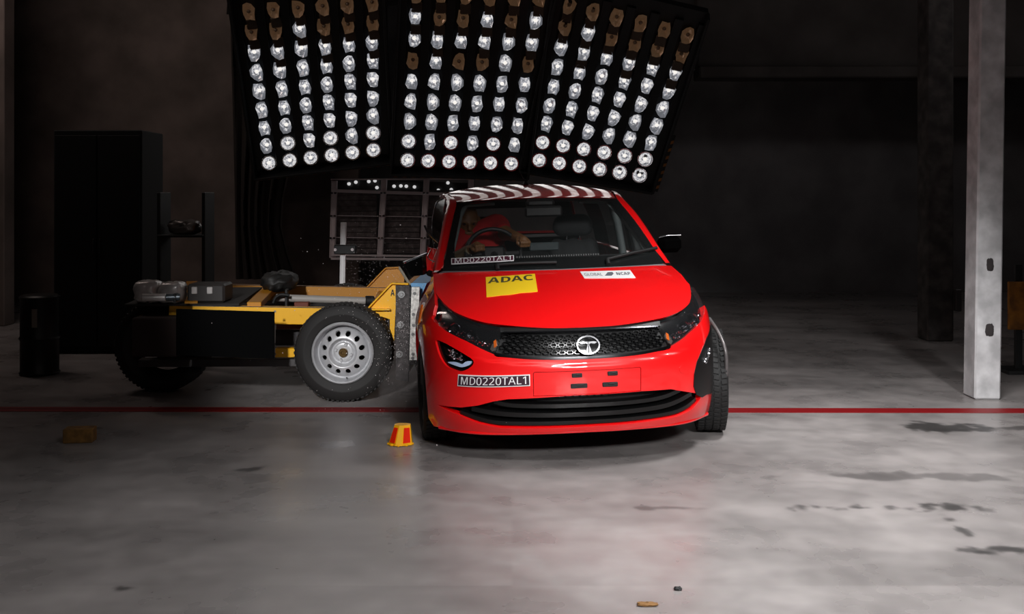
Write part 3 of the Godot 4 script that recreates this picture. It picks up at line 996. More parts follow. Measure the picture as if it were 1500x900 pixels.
	for sl in [[[Vector2(-0.50, 0.368), Vector2(-0.40, 0.349), Vector2(-0.12, 0.343), Vector2(0.25, 0.343), Vector2(0.43, 0.352), Vector2(0.55, 0.378)], 0.022], [[Vector2(-0.62, 0.318), Vector2(-0.43, 0.298), Vector2(-0.12, 0.291), Vector2(0.25, 0.292), Vector2(0.47, 0.303), Vector2(0.63, 0.342)], 0.026], [[Vector2(-0.68, 0.288), Vector2(-0.58, 0.262), Vector2(-0.46, 0.245), Vector2(-0.12, 0.243), Vector2(0.25, 0.244), Vector2(0.53, 0.254), Vector2(0.67, 0.30)], 0.024]]:
		mb = MB.new()
		strip(mb, nose, NP(smooth2(sl[0], 5)), sl[1], -0.012, 0.05)
		part("intake_slat", mb, mat("slat_black", Color(0.045, 0.045, 0.047), 0.3), car)
	mb = MB.new()
	for k in 7: bx(mb, Transform3D(Basis(), Vector3(-0.13 + k * 0.04, 0.385, -0.075)), Vector3(0.026, 0.008, 0.02), 0.002)
	part("intake_vent", mb, mat("vent_grey", Color(0.3, 0.3, 0.3), 0.5), car)
	# --- hood
	mb = MB.new()
	sheet(mb, hood, -1, 1, 56, 0, 1, 26, 1.0)
	var rim_line := []
	for i in 57: rim_line.append(Vector2(-1 + i / 28.0, 0.0))
	for i in 56:   # folded edge
		var a := hood(rim_line[i].x, 0); var b := hood(rim_line[i + 1].x, 0)
		mb.quad(a, b, b + Vector3(0, -0.014, -0.03), a + Vector3(0, -0.014, -0.03), Vector3(0, -0.2, 1))
		a = hood(rim_line[i].x, 1); b = hood(rim_line[i + 1].x, 1)
		mb.quad(a, b, b + Vector3(0, -0.03, 0), a + Vector3(0, -0.03, 0), Vector3(0, 0.2, -1))
	for s in [-1, 1]:
		for i in 20:
			var a := hood(s, i / 20.0); var b := hood(s, (i + 1) / 20.0)
			mb.quad(a, b, b + Vector3(0, -0.03, 0), a + Vector3(0, -0.03, 0), Vector3(s, 0, 0))
	part("hood", mb, red, car)
	# stickers on the hood
	var hoodq: Array = [Vector2(-0.614, 0.444), Vector2(-0.224, 0.553), Vector2(-0.201, 0.913), Vector2(-0.602, 0.85)]
	mb = MB.new()
	lift(mb, hood, [Vector2(-0.611, 0.422), Vector2(-0.497, 0.467), Vector2(-0.431, 0.483), Vector2(-0.353, 0.519), Vector2(-0.227, 0.544), Vector2(-0.204, 0.918), Vector2(-0.599, 0.855)], [], 0.03, 0.003, 0.003, 1.0)
	var st := part("sticker", mb, mat("yellow_foil", Color(0.96, 0.80, 0.12), 0.5), car)
	st.set_meta("label", "yellow sticker with grey capitals on the hood")
	mb = MB.new()
	letters(mb, hood, "ADAC", [Vector2(-0.59, 0.699), Vector2(-0.231, 0.777), Vector2(-0.228, 0.891), Vector2(-0.575, 0.833)], 0.0045, 1.0, true)
	part("lettering", mb, mat("grey_print", Color(0.27, 0.26, 0.16), 0.6), st)
	mb = MB.new()
	lift(mb, hood, [Vector2(0.166, 0.787), Vector2(0.577, 0.723), Vector2(0.586, 0.906), Vector2(0.163, 0.934)], [], 0.03, 0.003, 0.003, 1.0)
	st = part("sticker", mb, mat("white_foil", Color(0.9, 0.9, 0.9), 0.5), car)
	st.set_meta("label", "white sticker with small print on the hood")
	mb = MB.new()
	letters(mb, hood, "GLOBAL", [Vector2(0.181, 0.828), Vector2(0.322, 0.809), Vector2(0.328, 0.874), Vector2(0.184, 0.889)], 0.0045, 1.0)
	letters(mb, hood, "NCAP", [Vector2(0.441, 0.805), Vector2(0.555, 0.79), Vector2(0.564, 0.857), Vector2(0.448, 0.869)], 0.0045, 1.0, true)
	lift(mb, hood, [Vector2(0.339, 0.809), Vector2(0.394, 0.8), Vector2(0.414, 0.832), Vector2(0.358, 0.838)], [], 0.03, 0.0045, 0.001, 1.0)
	lift(mb, hood, [Vector2(0.36, 0.844), Vector2(0.421, 0.837), Vector2(0.421, 0.879), Vector2(0.381, 0.879)], [], 0.03, 0.0045, 0.001, 1.0)
	part("lettering", mb, mat("pale_print", Color(0.35, 0.36, 0.4), 0.6), st)
	# number stickers on bumper and windscreen
	var dark_foil := mat("dark_foil", Color(0.22, 0.13, 0.18), 0.45)
	mb = MB.new()
	lift(mb, nose, NP([Vector2(-0.681, 0.442), Vector2(-0.306, 0.463), Vector2(-0.306, 0.524), Vector2(-0.676, 0.507)]), [], 0.024, 0.006, 0.006)
	st = part("sticker", mb, white, car)
	st.set_meta("label", "dark number sticker with white border on the bumper")
	mb = MB.new()
	lift(mb, nose, NP([Vector2(-0.677, 0.447), Vector2(-0.31, 0.468), Vector2(-0.311, 0.519), Vector2(-0.672, 0.502)]), [], 0.024, 0.0075, 0.001)
	var fo := part("sticker_field", mb, dark_foil, st)
	mb = MB.new()
	letters(mb, nose, "MD0220TAL1", NP([Vector2(-0.662, 0.454), Vector2(-0.326, 0.474), Vector2(-0.326, 0.515), Vector2(-0.659, 0.497)]), 0.009, 1.0)
	part("lettering", mb, white, st)
	# --- windscreen
	var gl := [Vector2(-1, 0), Vector2(1, 0), Vector2(1, 1), Vector2(-1, 1)]
	var clear := rounded([Vector2(-0.916, 0.167), Vector2(-0.934, 0.719), Vector2(-0.936, 0.874), Vector2(-0.896, 0.934), Vector2(-0.777, 0.967), Vector2(-0.423, 0.955), Vector2(0.179, 0.932), Vector2(0.584, 0.934), Vector2(0.824, 0.931), Vector2(0.888, 0.899), Vector2(0.89, 0.809), Vector2(0.894, 0.493), Vector2(0.935, 0.175), Vector2(0.84, 0.13), Vector2(-0.087, 0.13), Vector2(-0.703, 0.138)], 3)
	mb = MB.new()
	lift(mb, wind, gl, [clear], 0.04, 0.0, 0.004, 1.0)
	part("windscreen_border", mb, black_gloss, car)
	panel("windscreen", wind, gl, [], glass, car, 0.06, 0.004, 0.0, 1.0)
	mb = MB.new()
	lift(mb, wind, [Vector2(-0.927, 0.053), Vector2(-0.381, 0.081), Vector2(-0.377, 0.146), Vector2(-0.937, 0.125)], [], 0.03, 0.016, 0.001, 1.0)
	st = part("sticker", mb, white, car)
	st.set_meta("label", "dark number sticker low on the windscreen")
	mb = MB.new()
	lift(mb, wind, [Vector2(-0.921, 0.063), Vector2(-0.387, 0.089), Vector2(-0.384, 0.137), Vector2(-0.928, 0.116)], [], 0.03, 0.018, 0.0, 1.0)
	part("sticker_field", mb, mat("plum_foil", Color(0.30, 0.12, 0.19), 0.4), st)
	mb = MB.new()
	letters(mb, wind, "MD0220TAL1", [Vector2(-0.897, 0.062), Vector2(-0.408, 0.09), Vector2(-0.406, 0.135), Vector2(-0.903, 0.114)], 0.0195, 1.0)
	part("lettering", mb, white, st)
	# cowl, wipers
	mb = MB.new()
	var r0 := []
	var r1 := []
	for i in 13:
		var u := -1.0 + i / 6.0
		r0.append(wind(u, 0.01) + Vector3(0, -0.004, 0.012))
		r1.append(hood(u, 1.0) + Vector3(0, -0.012, -0.002))
	grid(mb, [r0, r1], 2, 2, Vector3(0, -5, -1))
	part("cowl", mb, mat("cowl_grey", Color(0.38, 0.36, 0.37), 0.6), car)
	for wl in [[Vector2(-0.532, 0.042), Vector2(-0.31, 0.053), Vector2(-0.007, 0.051)], [Vector2(0.465, 0.063), Vector2(0.73, 0.12), Vector2(1.013, 0.166)]]:
		mb = MB.new()
		var pts := []
		for q in wl: pts.append(wind(q.x, q.y) + Vector3(0, 0.015, 0.015))
		tube(mb, cr_line(pts, 6), 0.011, 8)
		pts = [pts[0], pts[0] + Vector3(0, -0.03, 0.03)]
		tube(mb, pts, 0.014, 8)
		part("wiper", mb, black_matt, car)
	# --- roof and pillars
	mb = MB.new()
	sheet(mb, roof, -1, 1, 32, 0, 1, 30, 1.0)
	for i in 32:
		var a := roof(-1 + i / 16.0, 0); var b := roof(-1 + (i + 1) / 16.0, 0)
		mb.quad(a, b, b + Vector3(0, -0.02, -0.03), a + Vector3(0, -0.02, -0.03), Vector3(0, 0, 1))
		a = roof(-1 + i / 16.0, 1); b = roof(-1 + (i + 1) / 16.0, 1)
		mb.quad(a, b, b + Vector3(0, -0.06, 0.04), a + Vector3(0, -0.06, 0.04), Vector3(0, 0, -1))
	part("roof", mb, red, car)
	mb = MB.new()
	var lining := func(u: float, v: float) -> Vector3: return roof(u, v) + Vector3(0, -0.03, 0)
	sheet(mb, lining, -0.98, 0.98, 12, 0.02, 0.98, 12, -1.0)
	part("headlining", mb, mat("lining", Color(0.14, 0.14, 0.14), 0.9), car)
	mb = MB.new()
	cyl(mb, roof(-0.02, 0.33), roof(-0.02, 0.33) + Vector3(0, 0.03, -0.01), 0.022, 12, 0.012)
	tube(mb, [roof(-0.02, 0.33) + Vector3(0, 0.02, 0), roof(-0.02, 0.33) + Vector3(-0.05, 0.115, 0.0)], 0.004, 6)
	part("antenna", mb, black_matt, car)
	for s in [-1.0, 1.0]:
		var inner := []
		var outer := []
		var mid := []
		for p in [[0.725, 1.0, -1.075, 0.775, 0.975, -1.13], [0.665, 1.14, -1.33, 0.727, 1.12, -1.33], [0.608, 1.30, -1.60, 0.672, 1.29, -1.6], [0.57, 1.402, -1.79, 0.638, 1.375, -1.8], [0.588, 1.443, -2.0, 0.632, 1.412, -2.0], [0.60, 1.4545, -2.4, 0.64, 1.425, -2.4], [0.595, 1.449, -2.9, 0.638, 1.418, -2.9], [0.575, 1.42, -3.3, 0.618, 1.386, -3.3], [0.54, 1.373, -3.7, 0.58, 1.33, -3.66]]:
			var a := Vector3(s * p[0], p[1], p[2])
			var b := Vector3(s * p[3], p[4], p[5])
			inner.append(a); outer.append(b)
			mid.append((a + b) * 0.5 + Vector3(s * 0.008, 0.010, 0.004))
		mb = MB.new()
		grid(mb, [inner, mid, outer], 4, 4, Vector3(0, 1.0, -2.2))
		part("roof_pillar", mb, red, car)
		# grey trim inside the screen pillar
		mb = MB.new()
		tube(mb, [Vector3(s * 0.665, 1.03, -1.20), Vector3(s * 0.61, 1.17, -1.42), Vector3(s * 0.555, 1.31, -1.68), Vector3(s * 0.50, 1.385, -1.83), Vector3(s * 0.3, 1.395, -1.82)], 0.020, 8)
		part("pillar_trim", mb, mat("trim_grey", Color(0.42, 0.46, 0.46), 0.7), car)
		# side glass: from the roof rail down to the belt
		var win := func(t: float, v: float) -> Vector3:
			var z := lerpf(-1.22, -3.45, t)
			var up := Vector3(herm([-3.66, -3.3, -2.9, -2.4, -2.0, -1.8, -1.6, -1.33, -1.13], [0.58, 0.618, 0.638, 0.64, 0.632, 0.638, 0.672, 0.727, 0.775], z), herm([-3.66, -3.3, -2.9, -2.4, -2.0, -1.8, -1.6, -1.33, -1.13], [1.33, 1.386, 1.418, 1.425, 1.412, 1.375, 1.29, 1.12, 0.975], z), z)
			var dn := side(z, 0.985, s)
			dn.x = absf(dn.x)
			var q := up.lerp(dn, v)
			return Vector3(s * (q.x + 0.02 * sin(PI * v) - 0.004), q.y, z)
		mb = MB.new()
		sheet(mb, win, 0.0, 0.43, 16, 0.0, 1.0, 8, -s)
		part("side_window", mb, glass, car)
		mb = MB.new()
		sheet(mb, win, 0.48, 0.8, 12, 0.0, 1.0, 8, -s)
		part("side_window", mb, glass, car)
		mb = MB.new()
		sheet(mb, win, 0.43, 0.48, 3, 0.0, 1.0, 8, -s, 0.002)
		part("window_pillar", mb, black_gloss, car)
		mb = MB.new()
		sheet(mb, win, 0.8, 1.0, 6, 0.0, 1.0, 8, -s, 0.002)
		part("window_pillar", mb, black_gloss, car)
		mb = MB.new()
		tube(mb, [win.call(0.44, 0.02) + Vector3(-s * 0.04, 0, 0), win.call(0.46, 0.5) + Vector3(-s * 0.05, 0, 0), win.call(0.46, 1.0) + Vector3(-s * 0.06, 0, 0), Vector3(s * 0.72, 0.5, -2.2)], 0.03, 8)
		part("pillar_trim", mb, mat("trim_grey", Color(0.42, 0.46, 0.46), 0.7), car)
		# sides: fender, doors, quarter panel with wheel arches
		var S := func(z: float, y: float) -> Vector3: return side(z, y, s)
		var arc := func(c: float, r: float, a0: float, a1: float) -> Array:
			var o := []
			for k in 17:
				var a := deg_to_rad(lerpf(a0, a1, k / 16.0))
				o.append(Vector2(c + cos(a) * r, 0.31 + sin(a) * r))
			return o
		var fend := [Vector2(-0.5, 0.80), Vector2(-0.54, 0.73), Vector2(-0.62, 0.69), Vector2(-0.68, 0.615)]
		fend.append_array(arc.call(-0.9, 0.365, 56.0, 180.0))
		fend.append_array([Vector2(-1.27, 0.2), Vector2(-1.30, 0.22), Vector2(-1.24, 0.97), Vector2(-1.10, 0.978), Vector2(-0.9, 0.943), Vector2(-0.69, 0.896), Vector2(-0.55, 0.85)])
		if s > 0:   # the far fender is cut back so its shaded front reads black
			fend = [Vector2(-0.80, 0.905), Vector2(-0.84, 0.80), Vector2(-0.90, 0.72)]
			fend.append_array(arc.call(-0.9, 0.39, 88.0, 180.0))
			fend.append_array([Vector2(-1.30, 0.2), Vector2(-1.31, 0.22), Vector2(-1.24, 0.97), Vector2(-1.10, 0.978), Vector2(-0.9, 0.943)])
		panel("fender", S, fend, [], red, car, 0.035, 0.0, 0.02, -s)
		panel("front_door", S, [Vector2(-1.305, 0.25), Vector2(-2.2, 0.25), Vector2(-2.24, 0.985), Vector2(-1.245, 0.975)], [], red, car, 0.05, 0.0, 0.03, -s)
		panel("rear_door", S, [Vector2(-2.21, 0.25), Vector2(-2.85, 0.25), Vector2(-3.05, 0.6), Vector2(-3.1, 0.985), Vector2(-2.25, 0.985)], [], red, car, 0.05, 0.0, 0.03, -s)
		var quar := [Vector2(-2.87, 0.25), Vector2(-2.96, 0.25)]
		quar.append_array(arc.call(-3.35, 0.37, 0.0, 180.0))
		quar.append_array([Vector2(-3.9, 0.28), Vector2(-3.96, 0.6), Vector2(-3.9, 0.95), Vector2(-3.6, 0.985), Vector2(-3.11, 0.985), Vector2(-3.06, 0.6)])
		panel("rear_quarter", S, quar, [], red, car, 0.05, 0.0, 0.03, -s)
		mb = MB.new()
		beam(mb, Vector3(s * 0.82, 0.21, -1.3), Vector3(s * 0.82, 0.21, -2.95), 0.08, 0.09)
		part("sill", mb, black_matt, car)
		# wheel housings: dark liners
		for c in [-0.9, -3.35]:
			mb = MB.new()
			var a0 := []
			var a1 := []
			for k in 13:
				var a := deg_to_rad(k * 15.0)
				a0.append(Vector3(s * 0.85, 0.31 + sin(a) * 0.37, c + cos(a) * 0.37))
				a1.append(Vector3(s * 0.5, 0.31 + sin(a) * 0.37, c + cos(a) * 0.37))
			grid(mb, [a0, a1], 1, 1, Vector3(0, 0.31, c))
			part("wheel_liner", mb, black_matt, car)
	# door mirrors: the near-side one torn forward against the trolley, the other in place
	mb = MB.new()
	var mp := [Vector3(-0.953, 1.033, -1.25), Vector3(-0.795, 1.082, -1.35), Vector3(-0.789, 0.961, -1.35), Vector3(-0.902, 0.952, -1.25)]
	plate(mb, mp, Vector3(0.03, 0.0, -0.10))
	var mir := part("side_mirror", mb, black_gloss, car)
	mir.set_meta("label", "black mirror housing torn off and tilted")
	mb = MB.new()
	beam(mb, mp[0] + Vector3(0, 0.006, 0.004), mp[1] + Vector3(0, 0.006, 0.004), 0.02, 0.014)
	part("mirror_edge", mb, chrome, mir)
	mb = MB.new()
	tube(mb, [mp[2], mp[2] + Vector3(0.06, -0.03, -0.06)], 0.02, 8)
	part("mirror_arm", mb, black_matt, mir)
	mb = MB.new()
	var mc := Vector3(0.804, 1.1, -1.35)
	bx(mb, Transform3D(Basis(Vector3.UP, 0.15), mc + Vector3(0.02, 0, 0)), Vector3(0.16, 0.11, 0.09), 0.03)
	mir = part("side_mirror", mb, matt_mirror(), car)
	mb = MB.new()
	tube(mb, [mc + Vector3(-0.06, 0.05, 0.04), mc + Vector3(0.0, 0.062, 0.04), mc + Vector3(0.09, 0.06, 0.03)], 0.004, 6)  # bright bead standing in for the highlight on the housing
	part("mirror_edge", mb, chrome, mir)
	mb = MB.new()
	tube(mb, [mc + Vector3(-0.04, -0.03, 0), mc + Vector3(-0.12, -0.09, 0)], 0.022, 8)
	part("mirror_arm", mb, black_matt, mir)
	# torn strip of door trim standing out by the window
	mb = MB.new()
	tube(mb, cr_line([Vector3(-0.791, 1.242, -1.9), Vector3(-0.765, 1.191, -1.85), Vector3(-0.7, 1.129, -1.75)], 5), 0.008, 6)
	tube(mb, cr_line([Vector3(-0.755, 1.084, -1.8), Vector3(-0.778, 1.027, -1.75), Vector3(-0.723, 1.005, -1.6)], 5), 0.004, 6)
	part("torn_trim", mb, chrome, car)
	# bent rear door frame bulging out behind the screen pillar
	mb = MB.new()
	var bf := [Vector3(-0.637, 1.424, -2.2), Vector3(-0.686, 1.393, -2.25), Vector3(-0.716, 1.301, -2.3), Vector3(-0.726, 1.185, -2.3), Vector3(-0.716, 1.07, -2.2)]
	var bi := [Vector3(-0.632, 1.426, -2.1), Vector3(-0.649, 1.36, -2), Vector3(-0.662, 1.289, -1.95), Vector3(-0.677, 1.195, -1.9), Vector3(-0.686, 1.093, -1.85)]
	grid(mb, [bf, bi], 4, 2, Vector3(0, 1.1, -2.6))
	var bd := part("bent_door_frame", mb, black_gloss, car)
	mb = MB.new()
	tube(mb, cr_line(bf, 6), 0.006, 6)
	part("frame_edge", mb, chrome, bd)
	# amber repeater on the fender
	mb = MB.new()
	bx(mb, Transform3D(Basis(Vector3(0, 0, 1), -0.2), Vector3(-0.885, 0.888, 0.102)), Vector3(0.012, 0.10, 0.025), 0.005)
	part("side_marker", mb, amber, car)
	# --- tail
	var win_hole := [Vector2(-0.56, 1.07), Vector2(0.56, 1.07), Vector2(0.56, 1.31), Vector2(-0.56, 1.31)]
	panel("tailgate", tail, [Vector2(-0.72, 0.3), Vector2(0.72, 0.3), Vector2(0.74, 0.6), Vector2(0.72, 0.95), Vector2(0.68, 1.38), Vector2(-0.68, 1.38), Vector2(-0.72, 0.95), Vector2(-0.74, 0.6)], [win_hole], red, car, 0.06, 0.0, 0.03, -1.0)
	panel("rear_window", tail, win_hole, [], glass, car, 0.1, -0.005, 0.0, -1.0)
	panel("tailgate_lining", tail, [Vector2(-0.7, 0.5), Vector2(0.7, 0.5), Vector2(0.70, 0.95), Vector2(0.66, 1.37), Vector2(-0.66, 1.37), Vector2(-0.70, 0.95)], [win_hole], black_matt, car, 0.06, -0.034, 0.0, -1.0)
	# --- underbody, engine bay, interior
	mb = MB.new()
	bx(mb, Transform3D(Basis(), Vector3(0, 0.26, -2.25)), Vector3(1.5, 0.12, 1.75), 0.02)
	bx(mb, Transform3D(Basis(), Vector3(0, 0.30, -0.85)), Vector3(0.98, 0.2, 1.3), 0.02)
	bx(mb, Transform3D(Basis(), Vector3(0, 0.35, -3.4)), Vector3(0.98, 0.2, 0.9), 0.02)
	bx(mb, Transform3D(Basis(), Vector3(0, 0.55, -0.72)), Vector3(0.95, 0.36, 0.95), 0.03)
	bx(mb, Transform3D(Basis(), Vector3(0, 0.68, -1.18)), Vector3(1.45, 0.6, 0.06), 0.01)
	part("underbody", mb, black_matt, car)
	mb = MB.new()
	var dash_r := []
	for p in [[0.985, -1.12], [1.015, -1.13], [1.035, -1.3], [1.04, -1.45], [0.98, -1.56], [0.75, -1.55]]:
		var r := []
		for x in [-0.68, -0.4, 0.0, 0.4, 0.68]: r.append(Vector3(x, p[0] + (0.015 if x == -0.4 and p[1] < -1.2 else 0.0), p[1] + 0.05 * (1.0 - x * x * 2.0)))
		dash_r.append(r)
	grid(mb, dash_r, 3, 3, Vector3(0, 0.6, -1.2))
	var dash := part("dashboard", mb, mat("dash_black", Color(0.055, 0.058, 0.06), 0.65), car)
	mb = MB.new()
	for k in 34:
		bx(mb, Transform3D(Basis(), Vector3(-0.228, 1.061, -1.17).lerp(Vector3(0.302, 1.063, -1.17), k / 33.0)), Vector3(0.011, 0.012, 0.02), 0.002)
	part("defrost_vent", mb, mat("vent_grey", Color(0.3, 0.3, 0.3), 0.5), dash)
	mb = MB.new()
	bx(mb, Transform3D(Basis(Vector3.RIGHT, 0.1), Vector3(0.001, 1.099, -1.52)), Vector3(0.2, 0.055, 0.02), 0.006)
	part("display", mb, mat("screen_grey", Color(0.2, 0.23, 0.235), 0.3), dash)
	# steering wheel
	mb = MB.new()
	var sc := Vector3(-0.34, 1.056, -1.56)
	var sx := Basis(Vector3.RIGHT, deg_to_rad(-28.0))
	var rp := []
	for k in 32: rp.append(sc + sx * Vector3(cos(TAU * k / 32) * 0.185, sin(TAU * k / 32) * 0.185, 0))
	tube(mb, rp, 0.016, 8, true)
	var sw := part("steering_wheel", mb, mat("dark_leather", Color(0.09, 0.09, 0.095), 0.5), car)
	mb = MB.new()
	bx(mb, Transform3D(sx, sc + sx * Vector3(0, -0.01, 0.01)), Vector3(0.16, 0.12, 0.05), 0.02)
	bx(mb, Transform3D(sx, sc + sx * Vector3(-0.12, 0, 0)), Vector3(0.12, 0.035, 0.02), 0.008)
	bx(mb, Transform3D(sx, sc + sx * Vector3(0.12, 0, 0)), Vector3(0.12, 0.035, 0.02), 0.008)
	tube(mb, [sc, sc + Vector3(0, -0.12, 0.3)], 0.03, 8)
	part("steering_hub", mb, black_matt, sw)
	# seats
	for s in [-0.36, 0.36]:
		mb = MB.new()
		nets(mb, [[Vector3(s - 0.17, 0.5, -1.75), Vector3(s - 0.17, 0.5, -2.15), 0.09, 0.09], [Vector3(s + 0.17, 0.5, -1.75), Vector3(s + 0.17, 0.5, -2.15), 0.09, 0.09], [Vector3(s, 0.5, -1.75), Vector3(s, 0.5, -2.15), 0.1, 0.1], [Vector3(s - 0.17, 0.5, -2.25), Vector3(s - 0.13, 1.03, -2.42), 0.075, 0.06], [Vector3(s + 0.17, 0.5, -2.25), Vector3(s + 0.13, 1.03, -2.42), 0.075, 0.06], [Vector3(s, 0.5, -2.28), Vector3(s, 1.03, -2.44), 0.075, 0.06]], 0.025, 0.08)
		var seat := part("seat", mb, mat("seat_cloth", Color(0.10, 0.105, 0.11), 0.85), car)
		mb = MB.new()
		nets(mb, [[Vector3(s - 0.09, 1.17, -2.44), Vector3(s + 0.09, 1.17, -2.44), 0.065, 0.065], [Vector3(s - 0.08, 1.22, -2.45), Vector3(s + 0.08, 1.22, -2.45), 0.05, 0.05]], 0.018, 0.06)
		part("headrest", mb, mat("seat_cloth", Color(0.10, 0.105, 0.11), 0.85), seat)
		mb = MB.new()
		for e in [-0.05, 0.05]: tube(mb, [Vector3(s + e, 1.02, -2.44), Vector3(s + e, 1.14, -2.44)], 0.007, 6)
		part("headrest_post", mb, chrome, seat)
	mb = MB.new()
	nets(mb, [[Vector3(-0.5, 0.85, -3.1), Vector3(0.5, 0.85, -3.1), 0.1, 0.1], [Vector3(-0.5, 0.6, -3.0), Vector3(0.5, 0.6, -3.0), 0.12, 0.12], [Vector3(-0.5, 0.5, -2.75), Vector3(0.5, 0.5, -2.75), 0.1, 0.1]], 0.03, 0.1)
	part("rear_seat", mb, mat("seat_cloth", Color(0.10, 0.105, 0.11), 0.85), car)
	mb = MB.new()
	bx(mb, Transform3D(Basis(), Vector3(0, 1.04, -3.5)), Vector3(1.15, 0.02, 0.4), 0.005)
	part("parcel_shelf", mb, mat("shelf_grey", Color(0.3, 0.3, 0.31), 0.8), car)
	mb = MB.new()
	bx(mb, Transform3D(Basis(), Vector3(0.016, 1.332, -1.62)), Vector3(0.26, 0.075, 0.03), 0.015)
	bx(mb, Transform3D(Basis(), Vector3(0.0, 1.39, -1.68)), Vector3(0.20, 0.06, 0.1), 0.02)
	part("inside_mirror", mb, black_matt, car)
	# --- wheels
	var alloy := mat("dark_alloy", Color(0.35, 0.35, 0.36), 0.35, 0.9)
	wheel(car, Vector3(-0.775, 0.29, -0.92), -1, 0.312, 0.195, 0.21, alloy, 5, 0.04)
	wheel(car, Vector3(0.925, 0.285, -0.84), 1, 0.312, 0.195, 0.21, alloy, 5, -0.22)
	wheel(car, Vector3(-0.755, 0.245, -3.35), -1, 0.312, 0.195, 0.21, alloy, 5)
	wheel(car, Vector3(0.765, 0.245, -3.35), 1, 0.312, 0.195, 0.21, alloy, 5)

# ---------------------------------------------------------------- the dummy behind the wheel
func dummy() -> void:
	var car := get_node("car") as Node3D
	var t := thing("crash_test_dummy", "crash test dummy in a red shirt at the steering wheel, leaning to the window", "dummy", car.transform * Vector3(-0.36, 0.5, -2.1))
	var X := car.transform
	var J := func(a: Vector3) -> Vector3: return X * a
	var head: Vector3 = Vector3(-0.488, 1.255, -1.95)
	var neck: Vector3 = Vector3(-0.423, 1.183, -2)
	var chest := Vector3(-0.36, 1.02, -2.03)
	var hip := Vector3(-0.33, 0.6, -2.08)
	var sl: Vector3 = Vector3(-0.559, 1.131, -1.95)
	var sr: Vector3 = Vector3(-0.274, 1.208, -2)
	var el := Vector3(-0.60, 1.0, -1.75)
	var er: Vector3 = Vector3(-0.242, 1.184, -1.8)
	var hl: Vector3 = Vector3(-0.479, 1.098, -1.55)
	var hr: Vector3 = Vector3(-0.156, 1.153, -1.56)
	var at := func(bones: Array) -> Array:
		var o := []
		for b in bones: o.append([X * b[0], X * b[1], b[2], b[3]])
		return o
	var skin := mat("dummy_skin", Color(0.42, 0.28, 0.15), 0.55)
	var mb := MB.new()
	nets(mb, at.call([[hip, chest, 0.13, 0.13], [chest, neck, 0.12, 0.06], [neck, head + Vector3(0, -0.06, -0.02), 0.055, 0.055], [sl, sr, 0.07, 0.07], [sl, el, 0.05, 0.042], [el, hl, 0.042, 0.034], [sr, er, 0.05, 0.045], [er, hr, 0.046, 0.036], [hip + Vector3(-0.09, -0.04, 0), Vector3(-0.5, 0.62, -1.62), 0.085, 0.06], [hip + Vector3(0.09, -0.04, 0), Vector3(-0.22, 0.62, -1.62), 0.085, 0.06], [Vector3(-0.5, 0.62, -1.62), Vector3(-0.5, 0.34, -1.38), 0.055, 0.04], [Vector3(-0.22, 0.62, -1.62), Vector3(-0.22, 0.34, -1.38), 0.055, 0.04]]), 0.016, 0.05)
	# head with face
	var f := Vector3(0.12, -0.12, 1.0).normalized()   # facing forwards, a little down
	var rt := Vector3.UP.cross(f).normalized()
	var up := f.cross(rt)
	var H := func(a: float, b: float, c: float) -> Vector3: return head + rt * a + up * b + f * c
	nets(mb, at.call([[H.call(0, 0.045, -0.03), H.call(0, 0.03, 0.015), 0.082, 0.076], [H.call(0, -0.03, 0.02), H.call(0, -0.075, 0.05), 0.062, 0.034], [H.call(0, 0.0, 0.09), H.call(0, -0.03, 0.106), 0.011, 0.016], [H.call(-0.05, 0.018, 0.072), H.call(0.05, 0.018, 0.072), 0.013, 0.013], [H.call(-0.024, -0.062, 0.082), H.call(0.024, -0.062, 0.082), 0.009, 0.009], [H.call(-0.08, -0.01, -0.01), H.call(-0.083, 0.02, -0.016), 0.017, 0.019], [H.call(0.08, -0.01, -0.01), H.call(0.083, 0.02, -0.016), 0.017, 0.019]]), 0.006, 0.018)
	# hands: palm, four curled fingers and a thumb each
	for e in [[hl, (hl - el).normalized()], [hr, (hr - er).normalized()]]:
		var d: Vector3 = e[1]
		var sd: Vector3 = d.cross(Vector3.UP).normalized()
		var dn: Vector3 = d.cross(sd).normalized()
		var b := [[e[0] - d * 0.02, e[0] + d * 0.05, 0.03, 0.03]]
		for k in 4:
			var o: Vector3 = e[0] + d * (0.065 - 0.004 * absf(k - 1.3)) + sd * (k - 1.5) * 0.019
			b.append([o, o + d * 0.02 + dn * 0.012, 0.0105, 0.010])
			b.append([o + d * 0.02 + dn * 0.012, o + d * 0.012 + dn * 0.037, 0.010, 0.009])
			b.append([o + d * 0.012 + dn * 0.037, o - d * 0.012 + dn * 0.04, 0.009, 0.008])
		b.append([e[0] + d * 0.015 + sd * 0.028, e[0] + d * 0.045 + sd * 0.04 + dn * 0.02, 0.012, 0.011])
		b.append([e[0] + d * 0.045 + sd * 0.04 + dn * 0.02, e[0] + d * 0.06 + sd * 0.02 + dn * 0.04, 0.011, 0.009])
		nets(mb, at.call(b), 0.005, 0.008)
	var body := part("body", mb, skin, t)
	mb = MB.new()
	for s in [-1, 1]: lathe(mb, axis_at(X * H.call(s * 0.033, 0.004, 0.086), X.basis * f), [Vector2(0, 0.004), Vector2(0.009, 0.0), Vector2(0.012, -0.01)], 12, 60)
	part("eye", mb, black_gloss, body)
	mb = MB.new()
	nets(mb, at.call([[hip, chest, 0.148, 0.15], [chest, neck + Vector3(0.0, -0.05, 0), 0.14, 0.07], [sl, sr, 0.088, 0.092], [sl, sl.lerp(el, 0.85), 0.075, 0.062], [sr, sr.lerp(er, 0.95), 0.08, 0.064]]), 0.014, 0.06)
	part("shirt", mb, mat("red_shirt", Color(0.62, 0.03, 0.055), 0.85), body)
	mb = MB.new()
